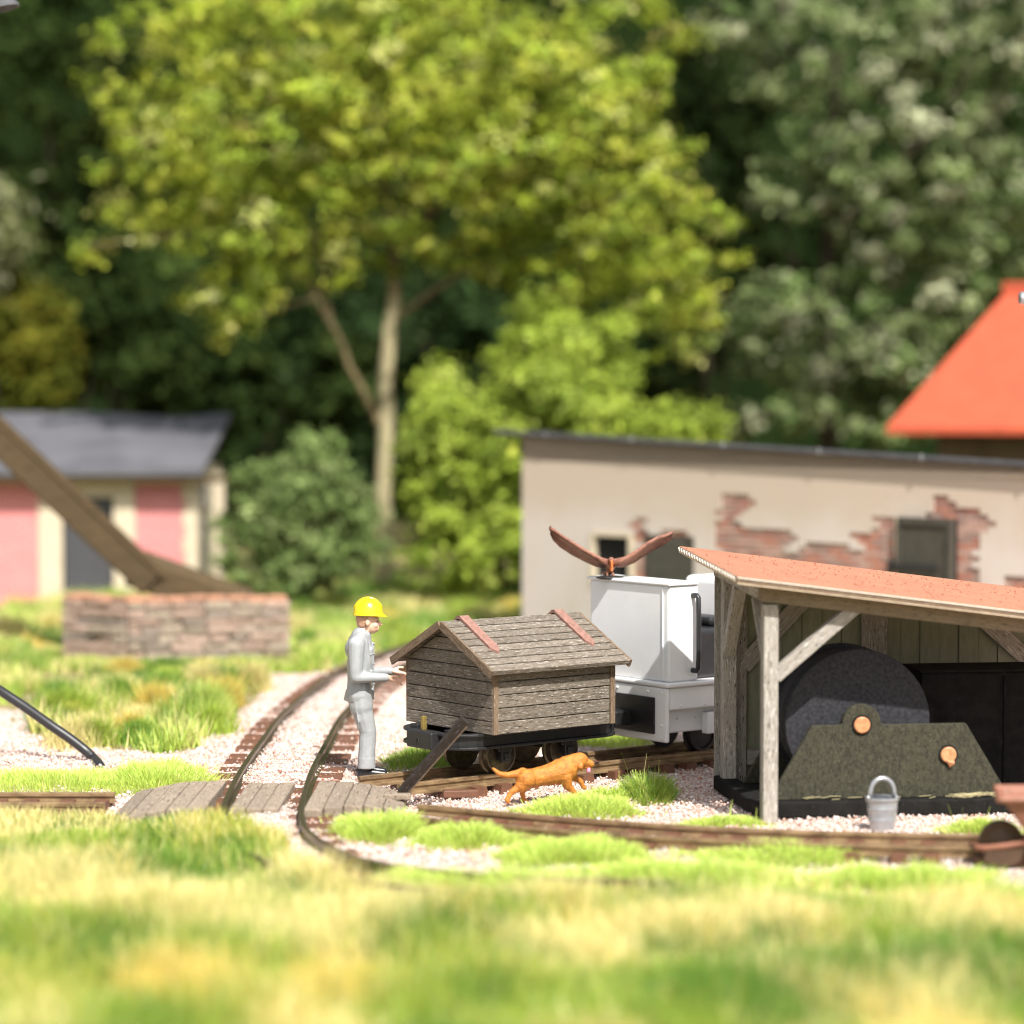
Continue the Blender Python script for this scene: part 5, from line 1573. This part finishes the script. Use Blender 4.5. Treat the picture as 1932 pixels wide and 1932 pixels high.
# ------------------------------------------------------------------ open shed
SHO = Vector((2.34, 24.72, 0)); SHR = R(8)
sx_, sy_ = Vector((math.cos(SHR), math.sin(SHR), 0)), Vector((-math.sin(SHR), math.cos(SHR), 0))
def shed_pt(px, py, yl):
    p = on_plane(px, py, SHO + sy_ * yl, sy_)
    d = p - SHO
    return (d.dot(sx_), d.z)
def shed():
    root = thing('open_shed', 'open timber shed with terracotta card roof and braced posts', 'shed', SHO, SHR)
    W, D = 3.75, 1.98
    slope = -.128
    ztop = lambda x, y: 2.165 + slope * x + .045 * y           # underside of the roof
    def bar(name, a, b, w_, h_, mat_=M_shedwood, up=(0, 1, 0), parent=root, ext=0.0):
        a, b = Vector(a), Vector(b)
        d = (b - a); L = d.length + ext
        z = d.normalized(); x = Vector(up).cross(z).normalized(); y = z.cross(x)
        m = MB().box(w_, h_, L)
        o = ob(name, m, mat_, parent, bevel=.005, seg=1)
        o.matrix_local = Matrix.Translation((a + b) / 2) @ Matrix((x, y, z)).transposed().to_4x4()
        return o
    t = .135
    # posts
    for (x, y, z0) in ((0, 0, 0), (W, 0, 0), (0.04, D - .1, .13), (W, D - .1, .13)):
        bar('post', (x, y, z0), (x, y, ztop(x, y) - (.17 if y == 0 else .0) - .004), t, t)
    bar('front_beam', (-.09, 0, ztop(-.09, 0) - .087), (W + .1, 0, ztop(W + .1, 0) - .087), .13, .165, M_beamshade, (0, 1, 0))
    bar('side_beam', (0, .07, ztop(0, .07) - .085), (0, D + .05, ztop(0, D) - .085), .12, .16, M_shedwood, (1, 0, 0))
    bar('side_beam', (W, .07, ztop(W, .07) - .085), (W, D + .05, ztop(W, D) - .085), .12, .16, M_shedwood, (1, 0, 0))
    # braces
    bt = .115
    z0 = 1.33
    bar('brace', (.045, -.005, z0), (.80, -.005, ztop(.80, 0) - .10), .118, bt)
    bar('brace', (W - .045, -.005, z0 - .4), (W - .74, -.005, ztop(W - .74, 0) - .10), .118, bt)
    bar('brace', (0, .05, 1.45), (0, .48, ztop(0, .48) - .175), bt, .03, M_shedwood, (0, 1, 0))
    bar('brace', (.03, D - .14, 1.36), (.03, D - .62, ztop(0, D - .6) - .17), .12, .11, M_shedwood, (0, 1, 0))
    # back wall: boards on a timber frame
    wall = bpy.data.objects.new('back_wall', None); col.objects.link(wall); wall.parent = root
    x = .01; k = 0
    while x < W + .05:
        w_ = .2
        zt = ztop(x, D) + slope * w_ / 2 - .015
        o = ob('board', MB().bb(-w_ / 2 + .003, w_ / 2 - .003, -.012, .012, .06, zt), M_olive, wall, loc=(x + w_ / 2, D + .05 + .012 * (k % 2), 0))
        x += w_; k += 1
    ob('wall_backing', MB().add([(-.06, D + .078, .02), (W + .1, D + .078, .02), (W + .1, D + .105, .02), (-.06, D + .105, .02), (-.06, D + .078, ztop(0, D) - .02), (W + .1, D + .078, ztop(W, D) - .02), (W + .1, D + .105, ztop(W, D) - .02), (-.06, D + .105, ztop(0, D) - .02)],
       [(3, 2, 1, 0), (4, 5, 6, 7), (0, 1, 5, 4), (1, 2, 6, 5), (2, 3, 7, 6), (3, 0, 4, 7)]), M_shedwood, wall)
    bar('wall_stud', (1.53, D, .06), (1.53, D, ztop(1.53, D) - .02), .26, .05, M_shedwood)
    bar('wall_stud', (.12, D, .06), (.12, D, ztop(.1, D) - .02), .24, .05, M_shedwood)
    bar('wall_rail', (.25, D - .002, .32), (W - .1, D - .002, .32), .15, .045, M_shedwood, (0, 1, 0))
    bar('wall_rail', (.25, D - .002, ztop(.25, D) - .1), (W - .1, D - .002, ztop(W - .1, D) - .1), .15, .045, M_shedwood, (0, 1, 0))
    bar('brace', (.2, D - .004, 1.22), (.95, D - .004, ztop(.95, D) - .12), .17, .045, M_shedwood)
    bar('brace', (2.45, D - .004, ztop(2.45, D) - .12), (W - .1, D - .004, .78), .17, .045, M_shedwood)
    bar('brace', (W - .5, D - .3, ztop(W - .5, D) - .2), (W - .02, D - .3, 1.0), .12, .1, M_shedwood)
    # ground beams
    ob('sill_beam', MB().bb(-.07, .12, .1, D + .08, 0.0, .135), M_base, root, bevel=.012)
    # card roof: bottom sheet, zigzag core, top sheet
    x0, x1, y0, y1 = -.36, W + .4, -.27, 2.36
    def slab(za, zb, yy0, yy1, xx0=x0, xx1=x1):
        v = [(x, y, ztop(x, y) + z) for z in (za, zb) for x, y in ((xx0, yy0), (xx1, yy0), (xx1, yy1), (xx0, yy1))]
        return MB().add(v, [(3, 2, 1, 0), (4, 5, 6, 7), (0, 1, 5, 4), (1, 2, 6, 5), (2, 3, 7, 6), (3, 0, 4, 7)])
    ob('roof_lining', slab(0, .008, y0, y1), M_card, root)
    ob('roof_board', slab(.052, .061, y0 - .003, y1 + .003), M_whitecard, root)
    rf = ob('roof_sheet', slab(.0615, .066, y0 - .001, y1 + .001), M_roofred, root)
    n = 21; vs, fs = [], []
    for i in range(2 * n + 1):
        y = y0 + .02 + (y1 - y0 - .04) * i / (2 * n); zz = .014 if i % 2 else .046
        for xx in (x0 - .012, x1 - .004):
            for d in (-.008, .008):
                vs.append((xx, y, ztop(xx, y) + zz + d))
    for i in range(2 * n):
        a = i * 4; b = a + 4
        fs += [(a + 1, a + 3, b + 3, b + 1), (a, b, b + 2, a + 2), (a, a + 1, b + 1, b), (a + 2, b + 2, b + 3, a + 3)]
    ob('roof_gap_shade', slab(.009, .0515, y0 + .02, y1 - .02, x0 + .012, x1 - .012), M_darkcore, root)  # dark slab that paints shade into the gaps between the teeth
    ob('roof_corrugation', MB().add(vs, fs), M_whitecard, root)
    ob('roof_edge_shadow', slab(.0085, .0515, y0 + .006, y0 + .014), M_trim, root)  # brown strip stands for the corrugation's shadow along the front
    # gritty crumbs on the roof
    cr = MB(); g = random.Random(3)
    for i in range(560):
        x, y = g.uniform(x0, x1), g.uniform(y0 + .5 * g.random(), y1)
        r_ = g.uniform(.004, .012)
        cr.add([(x - r_, y - r_, ztop(x, y) + .0655), (x + r_, y - r_, ztop(x, y) + .0655), (x, y + r_, ztop(x, y) + .0655), (x, y, ztop(x, y) + .066 + r_ * 1.3)], [(0, 1, 3), (1, 2, 3), (2, 0, 3)])
    cro = ob('roof_grit', cr, mat('dark_red_grit', (.2, .055, .03), (.45, .3, .2), 40, .9, lo=.55, hi=.7), rf); cro['kind'] = 'stuff'
shed()

# ------------------------------------------------------------------ winch inside the shed
def winch():
    root = thing('winch', 'large dark cable drum on mottled trapezoid side plates with copper axles', 'winch', SHO, SHR)
    YP = .34
    S = lambda cx, cy, y=YP: shed_pt(1254.9 + cx * .3505, 994.4 + cy * .3505, y)
    zb = .14
    ob('base_slab', MB().bb(.06, 2.75, .18, 1.62, .0, zb), M_base, root, bevel=.015)
    # plate outline
    ax, ax2 = S(1058, 1065), S(1523, 1225)
    tl, tr = S(790, 1065), S(1620, 1062)
    z_t = (tl[1] + tr[1]) / 2
    bl, br_ = S(560, 1480)[0], S(1850, 1470)[0]
    def outline(dx=0):
        pts = [(bl, zb + .002), (br_, zb + .002), (tr[0], z_t)]
        r_ = .185
        pts.append((ax[0] + r_ + .05, z_t))
        for k in range(13):
            a = math.pi * k / 12
            pts.append((ax[0] + r_ * math.cos(a), ax[1] + .0 + r_ * math.sin(a) + .01))
        pts.append((ax[0] - r_ - .05, z_t)); pts.append((tl[0], z_t))
        return pts
    XZ = Matrix(((1, 0, 0, 0), (0, 0, 1, 0), (0, 1, 0, 0), (0, 0, 0, 1)))
    for y in (YP, 1.42):
        m = MB().prism(list(reversed(outline())), y, y + .06, XZ)
        ob('side_plate', m, M_plate, root, bevel=.008)
    # drum: slate flange discs on a barrel
    rad = .69
    YD = YP + .13
    cx, cz = ax
    def disc(r_, y0, y1, nm, mt, n=72):
        prof = [(r_ - .006, y0), (r_, y0 + .004), (r_, y1 - .004), (r_ - .006, y1)]
        M_ = Matrix.Translation((cx, 0, cz)) @ Matrix(((1, 0, 0, 0), (0, 0, 1, 0), (0, -1, 0, 0), (0, 0, 0, 1)))
        M_ = Matrix.Translation((cx, 0, cz)) @ XZ
        return autosmooth(ob(nm, MB().lathe(prof, n, M_), mt, root), 30)
    disc(rad, YD, YD + .03, 'drum_disc', M_drum)
    for k in range(6):
        disc(rad - .012, YD + .05 + k * .036, YD + .066 + k * .036, 'drum_disc', M_drum)
    disc(rad - .05, YD + .025, YD + .62, 'drum_barrel', M_drum, 48)
    disc(rad, YD + .62, YD + .65, 'drum_disc', M_drum)
    for (a, b), r_, nm in ((ax, .078, 'axle'), (ax2, .076, 'pinion_axle')):
        M_ = Matrix.Translation((a, 0, b)) @ XZ
        autosmooth(ob(nm, MB().lathe([(r_, -.0 + YP - .03), (r_, 1.5)] if nm == 'axle' else [(r_, YP - .03), (r_, 1.5)], 20, M_), M_copper, root, bevel=.012), 40)
        ob('axle_collar', MB().lathe([(r_ + .016, YP - .012), (r_ + .016, YP + .02)], 24, M_), M_base, root)
    drip = MB().add([(ax2[0] - .03, YP - .034, ax2[1] - .05), (ax2[0] + .055, YP - .034, ax2[1] - .055), (ax2[0] + .05, YP - .036, ax2[1] - .085), (ax2[0] + .01, YP - .03, ax2[1] - .115), (ax2[0] + .02, YP - .05, ax2[1] - .07)], [(0, 1, 4), (1, 2, 4), (2, 3, 4), (3, 0, 4), (3, 2, 1, 0)])
    ob('paint_drip', drip, M_copper, root)
    # dry grass straws lying on the slab
    st = MB(); g = random.Random(8)
    for i in range(70):
        x = g.uniform(1.75, 2.25) if i < 50 else g.uniform(.4, 2.3); y = g.uniform(.22, .33); a = g.uniform(-.4, .4); L = g.uniform(.05, .16)
        z = zb + .004 + g.uniform(0, .03)
        st.tube([(x, y, z), (x + L * math.cos(a), y + L * math.sin(a) * .3, z + g.uniform(-.003, .02))], .003, 4)
    o = ob('straw', st, mat('dry_straw', (.36, .31, .16), rough=.7), root); o['kind'] = 'stuff'
winch()
def cabinet():
    a = shed_pt(1738, 1270, 1.05); b = shed_pt(1905, 1270, 1.05)
    o = thing('engine_cabinet', 'plain black engine cabinet at the back right of the shed', 'cabinet', SHO + sx_ * a[0] + sy_ * 1.05, SHR)
    h = a[1] + .0
    w_ = b[0] - a[0]
    ob('housing', MB().bb(0, w_ + .35, 0, .6, .0, h), M_base, o, bevel=.02)
    ob('lid', MB().bb(-.015, w_ + .365, -.015, .615, h + .002, h + .03), M_base, o, bevel=.008)
    ob('side_rib', MB().bb(w_ * .93, w_ * .96, -.02, -.001, .15, h - .05), M_base, o)
cabinet()

# ------------------------------------------------------------------ bucket, barrow, post, cable, lamps
def bucket():
    p = G(1664, 1566)
    root = thing('bucket', 'dull silver tin bucket with raised handle in front of the winch', 'bucket', (p.x, p.y, 0), R(10))
    prof = [(.108, 0), (.112, .004), (.122, .09), (.126, .095), (.126, .105), (.124, .11), (.133, .19), (.137, .195), (.137, .205), (.135, .21), (.141, .27), (.15, .275), (.153, .287), (.15, .30), (.14, .30), (.132, .2), (.108, .02), (.0, .018)]
    autosmooth(ob('pail', MB().lathe(prof, 32), M_tin, root), 30)
    hp = [(.125 * math.cos(a), .0, .275 + .21 * math.sin(a)) for a in [math.pi * k / 16 for k in range(17)]]
    hp = [(-.112 + .224 * (1 - math.cos(math.pi * k / 16)) / 2 * 1.0, .0, .28 + .185 * math.sin(math.pi * k / 16) ** .7) for k in range(17)]
    ob('handle', MB().tube(hp, .021, 10), M_tin, root, smooth=True)
    for s in (-1, 1): ob('handle_ear', MB().ball((s * .125, 0, .285), (.03, .02, .03), 10, 8), M_tin, root, smooth=True)
bucket()
def barrow():
    p = G(1888, 1634)
    root = thing('wheelbarrow', 'brown wheelbarrow cut off by the right edge near the front rail', 'wheelbarrow', (p.x, p.y, 0), R(-6))
    wz = .20
    Mw = Matrix.Translation((0, 0, wz)) @ Matrix.Rotation(R(90), 4, 'X') 
    autosmooth(ob('wheel', MB().lathe([(.03, -.05), (.06, -.045), (.12, -.03), (.165, -.045), (.185, -.03), (.187, 0), (.185, .03), (.165, .045), (.12, .03), (.06, .045), (.03, .05)], 32, Mw), M_darkrust, root), 30)
    ob('axle', MB().tube([(0, -.11, wz - .01), (0, .11, wz - .01)], .018, 8), M_darkrust, root)
    # fork loop around the wheel continuing into the handles
    fk = [(.95, -.26, .42), (.3, -.14, .25), (.05, -.115, .19), (-.12, -.105, .165), (-.19, -.06, .16), (-.2, 0, .16), (-.19, .06, .16), (-.12, .105, .165), (.05, .115, .19), (.3, .14, .25), (.95, .26, .42)]
    autosmooth(ob('frame', MB().tube(fk, .026, 8), M_rust, root), 60)
    sk = MB().prism([(-.15, .06), (-.12, .16), (.19, .19), (.16, .07), (.1, .02), (-.08, .02)][::-1], -.12, -.085, Matrix.Rotation(R(90), 4, 'X'))
    sk2 = MB().prism([(-.15, .06), (-.12, .16), (.19, .19), (.16, .07), (.1, .02), (-.08, .02)][::-1], .085, .12, Matrix.Rotation(R(90), 4, 'X'))
    ob('wheel_guard', sk, M_darkrust, root, bevel=.01); ob('wheel_guard', sk2, M_darkrust, root, bevel=.01)
    tr = MB()
    b = [(.22, -.2, .27), (.78, -.2, .36), (.78, .2, .36), (.22, .2, .27)]; t = [(-.02, -.3, .60), (1.0, -.3, .62), (1.0, .3, .62), (-.02, .3, .60)]
    ti = [(.02, -.27, .605), (.96, -.27, .62), (.96, .27, .62), (.02, .27, .605)]; bi = [(.24, -.18, .30), (.76, -.18, .385), (.76, .18, .385), (.24, .18, .30)]
    vs = b + t + ti + bi
    fs = [(3, 2, 1, 0), (0, 1, 5, 4), (1, 2, 6, 5), (2, 3, 7, 6), (3, 0, 4, 7), (4, 5, 9, 8), (5, 6, 10, 9), (6, 7, 11, 10), (7, 4, 8, 11), (8, 9, 13, 12), (9, 10, 14, 13), (10, 11, 15, 14), (11, 8, 12, 15), (12, 13, 14, 15)]
    ob('tray', MB().add(vs, fs), M_rust, root, bevel=.015)
    ob('rim', MB().tube([(-.03, -.31, .60), (1.01, -.31, .625), (1.01, .31, .625), (-.03, .31, .60), (-.03, -.31, .60)], .032, 8), M_rust, root)
    for s in (-1, 1):
        ob('leg', MB().tube([(.72, s * .2, .36), (.78, s * .22, .015)], .022, 8), M_rust, root)
barrow()
def leaning_post():
    a = G(756, 1497, .11); b = P(878, 1358, 25.55)
    root = thing('leaning_post', 'black tarred square post leaning from the crossing across the wagon end', 'post', a)
    d = b - a
    rot = d.to_track_quat('Z', 'Y').to_matrix().to_4x4() @ Matrix.Rotation(R(24), 4, 'Z')
    m = MB().bb(-.042, .042, -.042, .042, 0, d.length)
    o = ob('shaft', m, M_tar, root, bevel=.006); o.matrix_local = rot
    o = ob('worn_edge', MB().bb(-.047, -.0425, -.047, -.036, .03, d.length - .03), M_trim, root); o.matrix_local = rot
    o = ob('foot_block', MB().bb(-.16, .10, -.12, .06, -.05, .012), M_cross, root, bevel=.015)
leaning_post()
def cable():
    e = G(192, 1446)
    pts = [(-160, 1215), (-60, 1265), (0, 1303), (50, 1336), (95, 1368), (130, 1392), (160, 1415), (178, 1432), (189, 1446), (193, 1465)]
    ys = [29.6, 29.3, 29.1, 29.0, 28.9, 28.85, 28.8, 28.75, e.y, e.y]
    w = [P(a, b, y) for (a, b), y in zip(pts, ys)]
    # arch down to the ground off to the left
    first = w[0]
    w = [Vector((first.x - 2.2, first.y + .4, -.05)), Vector((first.x - 1.9, first.y + .3, .7)), Vector((first.x - 1.0, first.y + .15, 1.25))] + w
    sm = []
    for i in range(len(w) - 1):
        p0, p1, p2, p3 = w[max(i - 1, 0)], w[i], w[i + 1], w[min(i + 2, len(w) - 1)]
        for k in range(4):
            t = k / 4
            sm.append(.5 * (2 * p1 + (p2 - p0) * t + (2 * p0 - 5 * p1 + 4 * p2 - p3) * t * t + (3 * p1 - p0 - 3 * p2 + p3) * t ** 3))
    sm.append(w[-1])
    sm = [p - w[0] for p in sm]
    o = ob('black_cable', MB().tube(sm, .052, 12), M_cable, smooth=True, loc=w[0])
    tag(o, 'thick black cable curving down into the grass at the left', 'cable')
cable()
def lamp(name, label, tip, dirx, shade_mat, r_):
    """post standing just outside the frame with an arm and shade whose rim shows"""
    base = Vector((tip.x + dirx * 1.4, tip.y + .3, 0))
    root = thing(name, label, 'lamp', base)
    t = tip - base
    ob('post', MB().lathe([(.12, 0), (.12, .3), (.06, .4), (.045, t.z + .5)], 12), M_tin, root, smooth=True)
    ob('arm', MB().tube([(0, 0, t.z + .45), (-dirx * .4, -.08, t.z + .75), (-dirx * .9, -.2, t.z + .72), (-dirx * 1.15, -.25, t.z + .45), (t.x + dirx * .17, t.y, t.z + .3)], .03, 8), M_tin, root, smooth=True)
    sh = MB().lathe([(.03, .30), (.05, .28), (.08, .2), (r_, .03), (r_ + .01, 0), (r_ - .015, 0), (.06, .17), (.0, .2)], 24, Matrix.Translation((t.x + dirx * .17, t.y, t.z)) @ Matrix.Rotation(R(14) * dirx, 4, 'Y'))
    autosmooth(ob('shade', sh, shade_mat, root), 40)
lamp('street_lamp', 'grey lamp shade clipped by the upper left corner', P(32, 18, 30.0), -1, M_felt, .2)
def gutter():
    a = P(1924, 562, 30.5)
    root = thing('gutter_pipe', 'pale grey pipe end clipped by the right edge before the orange roof', 'pipe', Vector((a.x + 1.5, a.y + .2, 0)))
    d = a - root.location
    ob('stand_pipe', MB().tube([(0, 0, 0), (0, 0, d.z - .3), (-.15, -.02, d.z - .08), (d.x, d.y, d.z)], .06, 12), M_tin, root, smooth=True)
    ob('pipe_collar', MB().tube([(d.x, d.y, d.z), (d.x + .06, d.y + .008, d.z - .004)], .068, 12), M_tin, root)
gutter()
